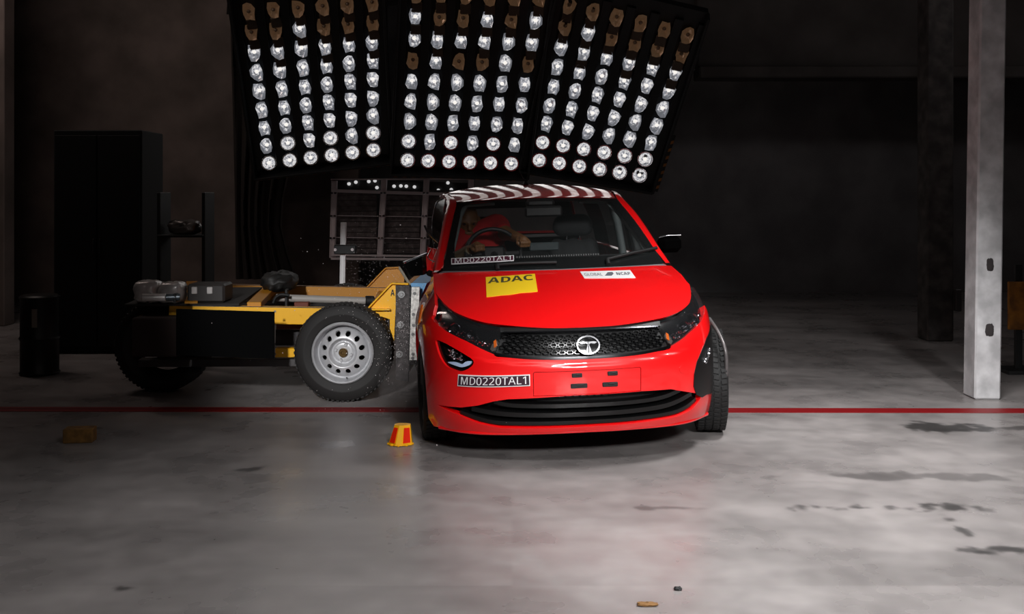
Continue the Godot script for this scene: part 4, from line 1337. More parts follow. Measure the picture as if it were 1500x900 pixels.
	nets(mb, at.call([[hip + Vector3(-0.09, -0.04, 0), Vector3(-0.5, 0.62, -1.62), 0.1, 0.075], [hip + Vector3(0.09, -0.04, 0), Vector3(-0.22, 0.62, -1.62), 0.1, 0.075], [hip, hip + Vector3(0, 0.06, 0), 0.145, 0.145], [Vector3(-0.5, 0.62, -1.62), Vector3(-0.5, 0.42, -1.44), 0.07, 0.06], [Vector3(-0.22, 0.62, -1.62), Vector3(-0.22, 0.42, -1.44), 0.07, 0.06]]), 0.02, 0.05)
	part("trousers", mb, mat("dark_trousers", Color(0.1, 0.1, 0.11), 0.9), body)
	mb = MB.new()   # bare metal sleeve of the forearm by the window
	cyl(mb, X * el.lerp(hl, 0.15), X * el.lerp(hl, 0.9), 0.052, 16, 0.042)
	part("forearm_sleeve", mb, mat("brushed_brass", Color(0.62, 0.58, 0.48), 0.3, 0.8), body)
	mb = MB.new()   # belt across the chest
	for k in 12:
		var a := Vector3(-0.52, 1.15, -1.93).lerp(Vector3(-0.2, 0.7, -1.90), k / 12.0) + Vector3(0, 0, 0.085 * sin(PI * k / 12.0))
		var b := Vector3(-0.52, 1.15, -1.93).lerp(Vector3(-0.2, 0.7, -1.90), (k + 1) / 12.0) + Vector3(0, 0, 0.085 * sin(PI * (k + 1) / 12.0))
		beam(mb, X * a, X * b, 0.012, 0.05, X.basis * Vector3(1, 1, 0))
	part("seat_belt", mb, mat("belt_black", Color(0.04, 0.04, 0.045), 0.7), body)

# ---------------------------------------------------------------- the trolley that hit it
func bolt(mb: MB, at: Vector3, dir: Vector3, r: float) -> void:
	lathe(mb, axis_at(at, dir), [Vector2(r * 1.7, 0), Vector2(r * 1.7, r * 0.3), Vector2(r * 1.0, r * 0.3)], 16)
	lathe(mb, axis_at(at + dir * r * 0.3, dir), [Vector2(r, 0), Vector2(r, r * 0.6), Vector2(r * 0.85, r * 0.8), Vector2(r * 0.35, r * 0.8), Vector2(r * 0.35, r * 0.5), Vector2(0, r * 0.5)], 6)

func steel_wheel(t: Node, at: Vector3, out: Vector3, R: float, detail: bool) -> void:
	var xf := axis_at(at, out)
	var w := 0.2
	var h := w * 0.5
	var rim := R * 0.6
	var mb := MB.new()
	lathe(mb, xf, [Vector2(rim * 0.97, -h * 0.8), Vector2(R * 0.8, -h), Vector2(R * 0.93, -h * 0.94), Vector2(R * 0.983, -h * 0.74), Vector2(R * 0.983, h * 0.74), Vector2(R * 0.955, h * 0.88), Vector2(R * 0.93, h * 0.93), Vector2(R * 0.915, h * 0.95), Vector2(R * 0.90, h * 1.0), Vector2(R * 0.80, h * 1.03), Vector2(R * 0.785, h * 1.05), Vector2(R * 0.77, h * 1.03), Vector2(rim * 1.12, h * 0.98), Vector2(rim * 1.02, h * 0.9), Vector2(rim * 0.97, h * 0.6)], 64, 50)
	for k in 60:
		for r in 5:
			var q := Transform3D(Basis(Vector3.UP, -(TAU * k / 60 + (0.05 if r % 2 else 0.0))), Vector3.ZERO)
			var edge := r == 0 or r == 4
			bx(mb, xf * q * Transform3D(Basis(Vector3.RIGHT, 0.0 if edge else (0.35 if r % 2 else -0.35)), Vector3(R * 0.977, (r - 2) * h * 0.37, 0)), Vector3(R * 0.03, h * 0.31, R * (0.06 if edge else 0.085)), 0.002)
	var tyre := part("tyre", mb, mat("dusty_rubber", Color(0.105, 0.095, 0.092), 0.7), t)
	if not detail: return
	# dished steel rim with twelve round holes cut through the disc
	var silver := mat("silver_steel", Color(0.78, 0.78, 0.79), 0.36, 0.35)
	mb = MB.new()
	lathe(mb, xf, [Vector2(rim * 0.75, -h * 0.7), Vector2(rim * 0.86, -h * 0.5), Vector2(rim * 0.86, h * 0.15), Vector2(rim * 0.90, h * 0.2), Vector2(rim * 0.925, h * 0.5), Vector2(rim * 0.94, h * 0.9), Vector2(rim * 0.97, h * 1.1), Vector2(rim * 1.0, h * 1.14), Vector2(rim * 1.03, h * 1.08), Vector2(rim * 1.05, h * 0.98), Vector2(rim * 1.03, h * 0.9)], 64)
	var prof := [[0.0, 0.56], [0.14, 0.56], [0.32, 0.54], [0.355, 0.40], [0.39, 0.42], [0.44, 0.72], [0.48, 0.86], [0.55, 0.84], [0.68, 0.70], [0.79, 0.5], [0.83, 0.36], [0.865, 0.12]]
	var pr := []
	var ph := []
	for q in prof:
		pr.append(q[0] * rim); ph.append(q[1] * h)
	var D := func(x: float, y: float) -> Vector3: return xf * Vector3(x, herm(pr, ph, Vector2(x, y).length()), y)
	var holes := []
	for k in 12:
		var a := TAU * (k + 0.5) / 12
		var hc := Vector2(cos(a), sin(a)) * rim * 0.665
		var hole := []
		for m in 14:
			var b := TAU * m / 14
			var e := Vector2(cos(b) * rim * 0.105, sin(b) * rim * 0.088)
			hole.append(hc + e.rotated(a))
		holes.append(hole)
	var sg := signf(nrm(D, 0.05, 0.05, 1.0).dot(out))
	lift(mb, D, circle(Vector2.ZERO, rim * 0.86, rim * 0.86, 64), holes, 0.0075, 0.0, 0.012, sg)
	var rimo := part("rim", mb, silver, tyre)
	mb = MB.new()
	lathe(mb, xf, [Vector2(rim * 0.16, h * 0.5), Vector2(rim * 0.15, h * 0.78), Vector2(rim * 0.12, h * 0.84), Vector2(rim * 0.07, h * 0.84), Vector2(rim * 0.06, h * 0.74), Vector2(0, h * 0.74)], 20)
	part("hub_cap", mb, mat("old_brass", Color(0.42, 0.33, 0.2), 0.35, 0.8), tyre)
	for k in 4:
		mb = MB.new()
		var a := TAU * (k + 0.2) / 4
		lathe(mb, xf * Transform3D(Basis(), Vector3(cos(a) * rim * 0.27, h * 0.52, sin(a) * rim * 0.27)), [Vector2(rim * 0.075, 0), Vector2(rim * 0.06, h * 0.12), Vector2(rim * 0.045, h * 0.2), Vector2(0.0, h * 0.2)], 6)
		part("wheel_nut", mb, silver, tyre)
	mb = MB.new()
	lathe(mb, xf, [Vector2(0, -h * 0.3), Vector2(rim * 0.82, -h * 0.3)], 24)
	part("brake_disc", mb, black_matt, tyre)
	mb = MB.new()
	tube(mb, [xf * Vector3(rim * 0.12, h * 0.5, rim * 0.88), xf * Vector3(rim * 0.13, h * 0.85, rim * 0.84)], 0.006, 6)
	part("valve", mb, black_matt, tyre)

func trolley() -> void:
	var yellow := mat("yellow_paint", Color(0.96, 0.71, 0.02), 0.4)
	var ochre := mat("dark_yellow_paint", Color(0.74, 0.49, 0.03), 0.5)  # darker yellow for the far and inner frame parts
	var steel := mat("bare_steel", Color(0.5, 0.5, 0.5), 0.4, 0.8)
	var alu := mat("aluminium", Color(0.72, 0.72, 0.71), 0.35, 0.7)
	var t := thing("crash_trolley", "yellow steel impact trolley on wheels, its barrier against the red car", "trolley", Vector3(-1.204, 0, -7.526))
	var mb: MB
	# frame: two channel beams, cross members and a diagonal
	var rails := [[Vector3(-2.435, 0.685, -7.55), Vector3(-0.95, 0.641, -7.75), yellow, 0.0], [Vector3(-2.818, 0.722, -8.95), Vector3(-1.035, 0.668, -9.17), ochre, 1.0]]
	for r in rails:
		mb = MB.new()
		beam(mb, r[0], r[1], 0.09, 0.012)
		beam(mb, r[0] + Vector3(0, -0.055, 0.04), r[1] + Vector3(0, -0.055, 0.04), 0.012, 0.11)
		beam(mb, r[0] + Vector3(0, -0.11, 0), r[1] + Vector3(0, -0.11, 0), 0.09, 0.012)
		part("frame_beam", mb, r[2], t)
		mb = MB.new()
		beam(mb, r[0] + Vector3(0, 0.007, 0.042), r[1] + Vector3(0, 0.007, 0.042), 0.01, 0.006)
		part("beam_edge", mb, steel, t)
	mb = MB.new()
	beam(mb, Vector3(-1.858, 0.68, -7.62), Vector3(-2.037, 0.696, -9.02), 0.10, 0.05)
	part("cross_brace", mb, ochre, t)
	mb = MB.new()
	beam(mb, Vector3(-2.289, 0.682, -7.55), Vector3(-2.708, 0.713, -8.95), 0.09, 0.07)
	part("cross_brace", mb, ochre, t)
	for px in [-0.9919354838709677]:
		mb = MB.new()
		beam(mb, Vector3(px, 0.6, -7.78), Vector3(px - 0.1, 0.6, -9.15), 0.12, 0.1)
		part("cross_brace", mb, ochre, t)
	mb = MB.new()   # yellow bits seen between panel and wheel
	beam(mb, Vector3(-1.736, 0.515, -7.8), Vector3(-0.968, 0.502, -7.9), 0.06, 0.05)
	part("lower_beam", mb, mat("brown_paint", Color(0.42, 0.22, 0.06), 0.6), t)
	mb = MB.new()
	beam(mb, Vector3(-1.719, 0.333, -7.7), Vector3(-1.398, 0.327, -7.74), 0.08, 0.065)
	part("lower_beam", mb, yellow, t)
	mb = MB.new()
	beam(mb, Vector3(-1.763, 0.416, -7.9), Vector3(-0.981, 0.402, -8), 0.06, 0.12)
	part("lower_beam", mb, mat("grey_paint", Color(0.2, 0.19, 0.2), 0.6), t)
	mb = MB.new()
	beam(mb, Vector3(-2.7, 0.262, -7.68), Vector3(-1.556, 0.251, -7.78), 0.10, 0.055)
	part("floor_rail", mb, mat("dull_steel", Color(0.3, 0.29, 0.29), 0.5, 0.5), t)
	# black side panel with bolts
	mb = MB.new()
	plate(mb, [Vector3(-2.292, 0.698, -7.22), Vector3(-1.624, 0.678, -7.34), Vector3(-1.624, 0.359, -7.34), Vector3(-2.292, 0.382, -7.22)], Vector3(0.0, 0, -0.02))
	var sp := part("side_panel", mb, dull(mat("panel_black", Color(0.02, 0.02, 0.022), 0.8)), t)
	mb = MB.new()
	for q in [Vector3(-1.804, 0.666, -7.3), Vector3(-1.641, 0.67, -7.33), Vector3(-1.641, 0.374, -7.33), Vector3(-1.799, 0.386, -7.3), Vector3(-1.937, 0.39, -7.27), Vector3(-1.655, 0.611, -7.33), Vector3(-1.674, 0.493, -7.33), Vector3(-2.105, 0.676, -7.25)]: bolt(mb, q + Vector3(0, 0, 0.004), Vector3(0, 0, 1), 0.005)
	part("panel_bolt", mb, steel, sp)
	# air tank tube, and a copper box under it
	mb = MB.new()
	cyl(mb, Vector3(-1.83, 0.68, -8.2), Vector3(-1.146, 0.646, -8.3), 0.029, 16)
	part("pressure_tube", mb, mat("grey_enamel", Color(0.62, 0.60, 0.58), 0.5), t)
	mb = MB.new()
	cyl(mb, Vector3(-1.151, 0.646, -8.3), Vector3(-1.084, 0.644, -8.32), 0.04, 16)
	box_at(mb, Vector3(-1.735, 0.682, -8.15), Vector3(0.02, 0.14, 0.05))
	part("tube_end", mb, black_matt, t)
	mb = MB.new()
	box_at(mb, Vector3(-1.624, 0.632, -8.2), Vector3(0.11, 0.035, 0.1))
	part("copper_box", mb, mat("rust_red", Color(0.42, 0.18, 0.1), 0.6), t)
	mb = MB.new()
	tube(mb, cr_line([Vector3(-1.829, 0.65, -8.1), Vector3(-1.808, 0.692, -8.1), Vector3(-1.766, 0.713, -8.1), Vector3(-1.704, 0.708, -8.1)], 5), 0.012, 8)
	part("hose", mb, black_matt, t)
	# barrier mount: two gussets, back plate, dark face plate, strip, honeycomb
	for s in 2:
		var pts: Array = [Vector3(-1.048, 0.651, -7.7), Vector3(-0.874, 0.835, -7.7), Vector3(-0.75, 0.83, -7.7), Vector3(-0.75, 0.79, -7.7), Vector3(-0.84, 0.79, -7.7), Vector3(-0.859, 0.413, -7.7), Vector3(-0.889, 0.413, -7.7), Vector3(-0.889, 0.572, -7.7), Vector3(-1.038, 0.622, -7.7)] if s == 0 else [Vector3(-1.257, 0.673, -9.15), Vector3(-1.092, 0.844, -9.15), Vector3(-0.974, 0.85, -9.15), Vector3(-0.933, 0.802, -9.15), Vector3(-0.933, 0.566, -9.15), Vector3(-1.122, 0.566, -9.15)]
		mb = MB.new()
		plate(mb, pts, Vector3(0, 0, -0.02))
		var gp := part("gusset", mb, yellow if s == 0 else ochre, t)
		mb = MB.new()
		for k in (2 if s == 0 else 2):
			var rt := Vector3(0, 0.0, 0.0)
			beam(mb, pts[k] + rt, pts[k + 1] + rt, 0.06, 0.012, Vector3(0, 1, 0.01))
		if s == 0: beam(mb, Vector3(-1.016, 0.646, -7.68), Vector3(-0.882, 0.646, -7.68), 0.05, 0.012)
		part("gusset_flange", mb, yellow if s == 0 else ochre, gp)
	mb = MB.new()
	letters_flat(mb, "A", Vector3(-0.882, 0.744, -7.695), 0.044)
	part("marking", mb, black_matt, t)
	mb = MB.new()
	beam(mb, Vector3(-0.972, 0.848, -9.13), Vector3(-0.747, 0.824, -7.72), 0.016, 0.02)
	part("mount_rim", mb, mat("bright_edge", Color(0.8, 0.78, 0.7), 0.5), t)
	mb = MB.new()
	var bx0: Vector3 = Vector3(-0.771, 0.493, -7.47)
	box_at(mb, Vector3(bx0.x - 0.0, 0.50, -8.35), Vector3(0.05, 0.64, 1.4), 0.006)
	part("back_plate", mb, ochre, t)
	mb = MB.new()
	plate(mb, [Vector3(-0.821, 0.836, -7.46), Vector3(-0.722, 0.836, -7.46), Vector3(-0.732, 0.157, -7.46), Vector3(-0.818, 0.177, -7.46)], Vector3(0, 0, -0.06))
	var fp := part("face_plate", mb, worn(mat("grimy_plate", Color(1, 1, 1), 0.7), noise_tex(256, 0.05, Color(0.17, 0.15, 0.15), Color(0.34, 0.32, 0.32), 4, 12), 2.0), t)
	for q in [Vector3(-0.779, 0.776, -7.455), Vector3(-0.786, 0.562, -7.455), Vector3(-0.794, 0.355, -7.455)]:
		mb = MB.new()
		bolt(mb, q, Vector3(0, 0, 1), 0.0145)
		part("bolt", mb, mat("zinc", Color(0.8, 0.8, 0.8), 0.25, 0.9), fp)
	mb = MB.new()
	plate(mb, [Vector3(-0.706, 0.828, -7.44), Vector3(-0.65, 0.828, -7.44), Vector3(-0.67, 0.315, -7.44), Vector3(-0.722, 0.315, -7.44)], Vector3(0, 0, -0.05))
	var stp := part("barrier_strip", mb, worn(mat("scuffed_aluminium", Color(1, 1, 1), 0.4, 0.4), noise_tex(256, 0.04, Color(0.7, 0.69, 0.67), Color(0.97, 0.96, 0.94), 4, 14), 2.5), t)
	for q in [Vector3(-0.684, 0.785, -7.435), Vector3(-0.693, 0.637, -7.435), Vector3(-0.691, 0.56, -7.435), Vector3(-0.696, 0.498, -7.435), Vector3(-0.696, 0.358, -7.435), Vector3(-0.698, 0.33, -7.435)]:
		mb = MB.new()
		bolt(mb, q, Vector3(0, 0, 1), 0.007)
		part("bolt", mb, steel, stp)
	mb = MB.new()
	plate(mb, [Vector3(-0.723, 0.825, -7.47), Vector3(-0.708, 0.825, -7.47), Vector3(-0.725, 0.228, -7.47), Vector3(-0.737, 0.228, -7.47)], Vector3(0, 0, -0.04))
	part("barrier_seam", mb, black_matt, t)
	# crushed blue honeycomb behind the strip
	mb = MB.new()
	var n := FastNoiseLite.new()
	n.seed = 9; n.frequency = 3.0
	var rows := []
	for i in 7:
		var r := []
		for j in 12:
			var z := -7.55 - j * 0.13
			var y := lerpf(0.30, 0.845, i / 6.0)
			r.append(Vector3(-0.6472258064516129 + 0.015 + 0.05 * n.get_noise_3d(1, y * 3, z * 3) + (0.03 if i == 6 else 0.0), y + 0.02 * n.get_noise_2d(z * 4, i), z))
		rows.append(r)
	grid(mb, rows, 1, 1, Vector3(-5, 0.5, -8))
	var top_r := [[], []]
	for j in 12:
		top_r[0].append(rows[6][j]); top_r[1].append(Vector3(-0.7354838709677419, 0.83, -7.55 - j * 0.13))
	grid(mb, top_r, 1, 2, Vector3(0, 0, -8))
	var fr := [[], []]
	for i in 7:
		fr[0].append(rows[i][0]); fr[1].append(Vector3(-0.7209677419354839, rows[i][0].y, -7.56))
	grid(mb, fr, 1, 2, Vector3(0, 0, -9))
	part("honeycomb_block", mb, mat("blue_aluminium", Color(0.42, 0.62, 0.78), 0.4, 0.3), t)
	mb = MB.new()
	box_at(mb, Vector3(-0.743225806451613 + 0.02, 0.30, -8.3), Vector3(0.07, 0.08, 1.45), 0.01)
	part("barrier_foot", mb, steel, t)
	# wheels, axles
	var wp := Vector3(-1.204, 0, -7.526)
	steel_wheel(t, Vector3(wp.x, 0.352, wp.z - 0.09), Vector3(0, 0, 1), 0.352, true)
	steel_wheel(t, Vector3(-1.4423225806451612, 0.352, -9.25), Vector3(0, 0, -1), 0.352, false)
	steel_wheel(t, Vector3(-2.62, 0.352, wp.z - 0.45), Vector3(0, 0, 1), 0.352, false)
	steel_wheel(t, Vector3(-2.86, 0.352, -9.25), Vector3(0, 0, -1), 0.352, false)
	for e in [[Vector3(wp.x, 0.352, -7.65), Vector3(wp.x - 0.24, 0.352, -9.2)], [Vector3(-2.62, 0.352, -7.75), Vector3(-2.86, 0.352, -9.2)]]:
		mb = MB.new()
		cyl(mb, e[0], e[1], 0.045, 12)
		part("axle", mb, black_matt, t)
	mb = MB.new()
	for x in [wp.x - 0.03, -2.7]: box_at(mb, Vector3(x, 0.46, -7.85), Vector3(0.12, 0.25, 0.12), 0.01)
	part("axle_mount", mb, ochre, t)
	mb = MB.new()
	box_at(mb, Vector3(-2.477, 0.489, -7.5) , Vector3(0.32, 0.27, 0.35), 0.01)
	part("ballast_box", mb, mat("red_brown_box", Color(0.16, 0.10, 0.085), 0.8), t)
	# load on the tail of the trolley
	var deck := 0.6792838709677419 + 0.022
	mb = MB.new()
	plate(mb, [Vector3(-2.75, deck, -7.5), Vector3(-1.95, deck, -7.56), Vector3(-2.1, deck, -8.9), Vector3(-2.9, deck, -8.8)], Vector3(0, -0.016, 0))
	part("deck_plate", mb, mat("deck_brown", Color(0.12, 0.10, 0.09), 0.8), t)
	cargo(deck)

func dull(m: StandardMaterial3D) -> StandardMaterial3D:
	m.metallic_specular = 0.15
	return m

func letters_flat(mb: MB, text: String, at: Vector3, height: float) -> void:
	var P := func(u: float, v: float) -> Vector3: return at + Vector3(u, v, 0)
	letters(mb, P, text, [Vector2(0, 0), Vector2(height * 0.62, 0), Vector2(height * 0.62, height), Vector2(0, height)], 0.002, 1.0, true)

func lump(mb: MB, at: Vector3, size: Vector3, rough: float, sd: int, boxy := 3.0) -> void:   # crumpled bag or foil package
	var n := FastNoiseLite.new()
	n.seed = sd; n.frequency = 1.3; n.fractal_octaves = 3
	var rows := []
	for i in 15:
		var r := []
		var b := PI * i / 14.0
		for j in 25:
			var a := TAU * j / 24.0
			var d := Vector3(sin(b) * cos(a), cos(b), sin(b) * sin(a))
			var k := pow(pow(absf(d.x), boxy) + pow(absf(d.y), boxy) + pow(absf(d.z), boxy), -1.0 / boxy)
			var q := d * k
			q *= 1.0 + rough * n.get_noise_3dv(d * 1.6)
			r.append(at + Vector3(0, size.y * 0.5, 0) + q * size * 0.5)
		rows.append(r)
	grid(mb, rows, 1, 1, at + Vector3(0, size.y * 0.5, 0))

func cargo(deck: float) -> void:
	var foil := mat("foil", Color(0.85, 0.83, 0.82), 0.3, 0.3)
	var bag := mat("dark_bag", Color(0.10, 0.095, 0.09), 0.6)
	var mb := MB.new()
	var p: Vector3 = Vector3(-2.618, 0.721, -7.6)
	var o := thing("foil_package", "crumpled silver foil package at the far tail of the trolley", "package", Vector3(p.x, deck, p.z), "foil packages on the trolley")
	lump(mb, Vector3(p.x, deck, -7.62), Vector3(0.17, 0.16, 0.2), 0.16, 3, 5.0)
	part("wrap", mb, foil, o)
	p = Vector3(-2.442, 0.721, -7.6)
	mb = MB.new()
	o = thing("foil_package", "second silver foil package from the tail, beside the dark bags", "package", Vector3(p.x, deck, p.z), "foil packages on the trolley")
	lump(mb, Vector3(p.x, deck, -7.62), Vector3(0.17, 0.15, 0.2), 0.18, 8, 5.0)
	part("wrap", mb, foil, o)
	p = Vector3(-2.201, 0.711, -7.7)
	mb = MB.new()
	o = thing("instrument_case", "dim grey instrument case on the trolley deck between foil packages and bag", "case", Vector3(p.x, deck, p.z))
	box_at(mb, Vector3(p.x, deck + 0.068, -7.72), Vector3(0.27, 0.135, 0.24), 0.015)
	part("body", mb, mat("case_grey", Color(0.2, 0.185, 0.18), 0.5, 0.2), o)
	mb = MB.new()
	for e in [-0.08, 0.03]:
		mb = MB.new()
		box_at(mb, Vector3(p.x + e, deck + 0.09, -7.598), Vector3(0.04, 0.05, 0.012), 0.004)
		part("latch", mb, foil, o)
	p = Vector3(-1.888, 0.711, -7.7)
	mb = MB.new()
	o = thing("dark_bag", "slumped dark cloth bag lying on the trolley frame", "bag", Vector3(p.x, 0.70, p.z))
	lump(mb, Vector3(p.x, 0.695, -8.6), Vector3(0.26, 0.16, 0.4), 0.3, 5, 2.6)
	part("cloth", mb, bag, o)
	p = Vector3(-2.574, 0.764, -7.36)
	mb = MB.new()
	o = thing("silver_canister", "lying silver canister on a bracket at the trolley tail, under the foil packages", "canister", Vector3(-2.388, 0.779, -7.2))
	cyl(mb, Vector3(-2.5, 0.784, -7.15), Vector3(-2.345, 0.782, -7.17), 0.026, 18)
	part("body", mb, foil, o)
	mb = MB.new()
	cyl(mb, Vector3(-2.345, 0.782, -7.17), Vector3(-2.254, 0.783, -7.19), 0.024, 18)
	part("cap", mb, mat("blue_grey_metal", Color(0.35, 0.38, 0.4), 0.35, 0.6), o)
	mb = MB.new()
	for x in [-2.4679032258064515, -2.2833870967741934]: box_at(mb, Vector3(x, 0.7842967741935484 - 0.005, -7.19), Vector3(0.02, 0.06, 0.06), 0.004)
	part("bracket", mb, black_matt, o)

# ---------------------------------------------------------------- lamp bank: three tilted panels full of mirrored lamps
func lamp_shape(sd: int, tall: float, facets: int) -> MB:   # an open reflector, mouth towards +y, radius 1
	var mb := MB.new()
	var r := RandomNumberGenerator.new()
	r.seed = sd
	var rings := []
	var prof := [[0.12, -0.75], [0.55, -0.55], [0.85, -0.2], [1.0, 0.0]]
	for e in prof:
		var ring := []
		for k in facets:
			var a: float = TAU * (k + 0.5) / facets
			var j := r.randf_range(0.8, 1.12) if tall > 1.05 else r.randf_range(0.94, 1.0)
			var sq := 1.0 / pow(pow(absf(cos(a)), 3.5) + pow(absf(sin(a)), 3.5), 1.0 / 3.5) if tall > 1.05 else 1.0
			ring.append(Vector3(cos(a) * e[0] * j * sq * (0.86 if tall > 1.05 else 1.0), e[1] * (r.randf_range(0.7, 1.2) if tall > 1.05 else r.randf_range(0.75, 1.25)), sin(a) * e[0] * j * sq * tall))
		rings.append(ring)
	for i in 3:
		for k in facets:
			var k2 := (k + 1) % facets
			mb.quad(rings[i][k], rings[i + 1][k], rings[i + 1][k2], rings[i][k2], Vector3(0, 2, 0) - rings[i][k])
	var c := Vector3(0, -0.8, 0)
	for k in facets: mb.flat(rings[0][k], rings[0][(k + 1) % facets], c, Vector3.UP)
	return mb

func lamp_bank() -> void:
	var mirror_m := mat("lamp_mirror", Color(0.82, 0.82, 0.83), 0.22, 0.9)
	mirror_m.emission_enabled = true
	mirror_m.emission = Color(0.93, 0.95, 1.0)
	mirror_m.emission_energy_multiplier = 0.13
	var dim_m := mat("amber_mirror", Color(0.62, 0.51, 0.42), 0.35, 0.6)
	dim_m.emission_enabled = true
	dim_m.emission = Color(1.0, 0.78, 0.58)
	dim_m.emission_energy_multiplier = 0.035  # faint glow added to lift these unlit reflectors
	var dead_m := mat("dead_bulb", Color(0.5, 0.42, 0.34), 0.4)
	var bulb_m := mat("lamp_bulb", Color(0.9, 0.9, 0.9), 0.4)
	bulb_m.emission_enabled = true
	bulb_m.emission = Color(1.0, 0.98, 0.95)
	bulb_m.emission_energy_multiplier = 0.9
	var foil := mat("lamp_back_foil", Color(0.30, 0.25, 0.21), 0.4, 0.5)
	var case_m := mat("panel_casing", Color(0.03, 0.028, 0.028), 0.55)
	var round_ms := []
	var tall_ms := []
	for k in 3: round_ms.append(lamp_shape(50 + k, 1.0, 12).mesh())
	for k in 8: tall_ms.append(lamp_shape(80 + k, 1.22, 10).mesh())
	var ring := MB.new()
	lathe(ring, Transform3D(), [Vector2(1.0, -0.1), Vector2(1.0, 0.04), Vector2(1.12, 0.04), Vector2(1.14, -0.1)], 20)
	var ring_m := ring.mesh()
	var neck := MB.new()
	bx(neck, Transform3D(), Vector3(1.3, 0.3, 1.0), 0.1)
	var neck_m := neck.mesh()
	var bulb := MB.new()
	lathe(bulb, Transform3D(), [Vector2(0.0, -0.5), Vector2(0.2, -0.42), Vector2(0.28, -0.25), Vector2(0.2, -0.08), Vector2(0.0, 0.0)], 10, 60)
	var bulb_mesh := bulb.mesh()
	# corners of each grid of lamps: lower left, lower right, upper left, upper right
	var specs := [["left", [Vector3(-2.986, 1.868, -13), Vector3(-1.703, 2.028, -13), Vector3(-2.939, 3.515, -11.8), Vector3(-1.561, 3.621, -11.8)], 2], ["middle", [Vector3(-1.283, 1.902, -13), Vector3(-0.008, 1.86, -13), Vector3(-1.066, 3.713, -11.8), Vector3(0.305, 3.667, -11.8)], 2], ["right", [Vector3(0.335, 1.902, -13), Vector3(1.568, 1.717, -13), Vector3(0.639, 3.591, -11.8), Vector3(1.964, 3.256, -11.8)], 2]]
	for si in 3:
		var nm: String = specs[si][0]
		var c: Array = specs[si][1]
		var ex: Vector3 = (c[1] - c[0] + c[3] - c[2]).normalized()
		var ey: Vector3 = (c[2] - c[0] + c[3] - c[1]).normalized()
		var ez := ex.cross(ey).normalized()
		ey = ez.cross(ex)
		var mid: Vector3 = (c[0] + c[1] + c[2] + c[3]) * 0.25
		var base: Vector3 = (c[0] + c[1]) * 0.5
		var t := thing("lamp_rack", ["left lamp rack of the hanging bank, its outer end lowest, full of mirrored lamps", "middle lamp rack of the hanging bank, level, above the car's roof", "right lamp rack of the hanging bank, sloping down to its outer end"][si], "lamp rack", base, "hanging lamp bank")
		org.erase(t)
		# casing, open lattice of dark strips between the columns
		var g0: Vector3 = c[0] - ex * 0.21 - ey * 0.18 - base
		var g1: Vector3 = c[1] + ex * 0.21 - ey * 0.18 - base
		var g2: Vector3 = c[3] + ex * 0.16 + ey * 0.27 - base
		var g3: Vector3 = c[2] - ex * 0.16 + ey * 0.27 - base
		var mb := MB.new()
		plate(mb, [g0 - ez * 0.09, g1 - ez * 0.09, g2 - ez * 0.09, g3 - ez * 0.09], -ez * 0.12)
		part("casing", mb, case_m, t)
		mb = MB.new()
		for e in [[g0, g1], [g1, g2], [g3, g0]]: beam(mb, e[0], e[1], 0.03, 0.16, ez)
		part("frame", mb, case_m, t)
		mb = MB.new()
		for k in 7:
			var f := k / 6.0
			beam(mb, (c[0].lerp(c[1], f * 1.2 - 0.1) - base) - ey * 0.1 - ez * 0.05, (c[2].lerp(c[3], f * 1.2 - 0.1) - base) + ey * 0.15 - ez * 0.05, 0.1, 0.06, ez)
		part("column_strip", mb, mat("strip_black", Color(0.02, 0.02, 0.02), 0.4), t)
		# hazard edging along the bottom: dark and ochre slanted blocks
		for e in ([[g0, g1], [g1, g2]] if si == 2 else [[g0, g1]]):
			var a: Vector3 = e[0] - ey * 0.03 + ez * 0.01
			var b: Vector3 = e[1] - ey * 0.03 + ez * 0.01
			if e[0] == g1:
				a = e[0] + ex * 0.03 + ez * 0.01
				b = a.lerp(e[1] + ex * 0.03 + ez * 0.01, 0.35)
			mb = MB.new()
			beam(mb, a, b, 0.014, 0.06, (ey if e[0] == g0 else ex))
			var hz := part("hazard_strip", mb, case_m, t)
			var d: Vector3 = (b - a).normalized()
			var up: Vector3 = (ey if e[0] == g0 else ex)
			var k := 0.03
			while k < a.distance_to(b) - 0.09:
				var q := a + d * k + ez * 0.0085
				mb = MB.new()
				plate(mb, [q - up * 0.028, q + d * 0.047 - up * 0.028, q + d * 0.08 + up * 0.028, q + d * 0.033 + up * 0.028], -ez * 0.004)
				k += 0.113
				part("stripe", mb, mat("hazard_ochre", Color(0.62, 0.38, 0.14), 0.6), hz)
		# lamps
		for row in 9:
			for col in 6:
				var v := row / 8.0
				var u := col / 5.0
				var p: Vector3 = c[0].lerp(c[1], u).lerp(c[2].lerp(c[3], u), v) - base
				var disc: bool = row < specs[si][2] and not (row == 1 and si < 2 and (col + si) % 2 == 0)
				var towards := (Vector3(0.4, 1.2, 0) - (p + base)).normalized()
				var ax: Vector3 = ez.lerp(towards, 0.85 if disc else 0.45).normalized()
				var xx := (ex - ax * ex.dot(ax)).normalized()
				var bs := Basis(xx, ax, xx.cross(ax))
				var r := 0.083 if disc else 0.083
				var o := obj("lamp", (round_ms[(col + row) % 3] if disc else tall_ms[(col * 5 + row * 3 + si) % 8]), (dim_m if row > 7 - int(si != 1 and col % 4 == 0) or (row == 7 and (col * 7 + si * 3) % 5 < 3) or (row == 5 and si == 1 and col % 3 != 1) else mirror_m), t)
				o.transform = Transform3D(bs.scaled_local(Vector3.ONE * r), p)
				if not disc and (col + row) % 2: o.transform = Transform3D(bs.rotated(ax, PI).scaled_local(Vector3.ONE * r), p)
				var b := obj("bulb", bulb_mesh, dead_m if o.material_override == dim_m else bulb_m, o)
				b.position = Vector3(0, -0.15, 0)
				if disc: obj("bezel", ring_m, chrome, o)
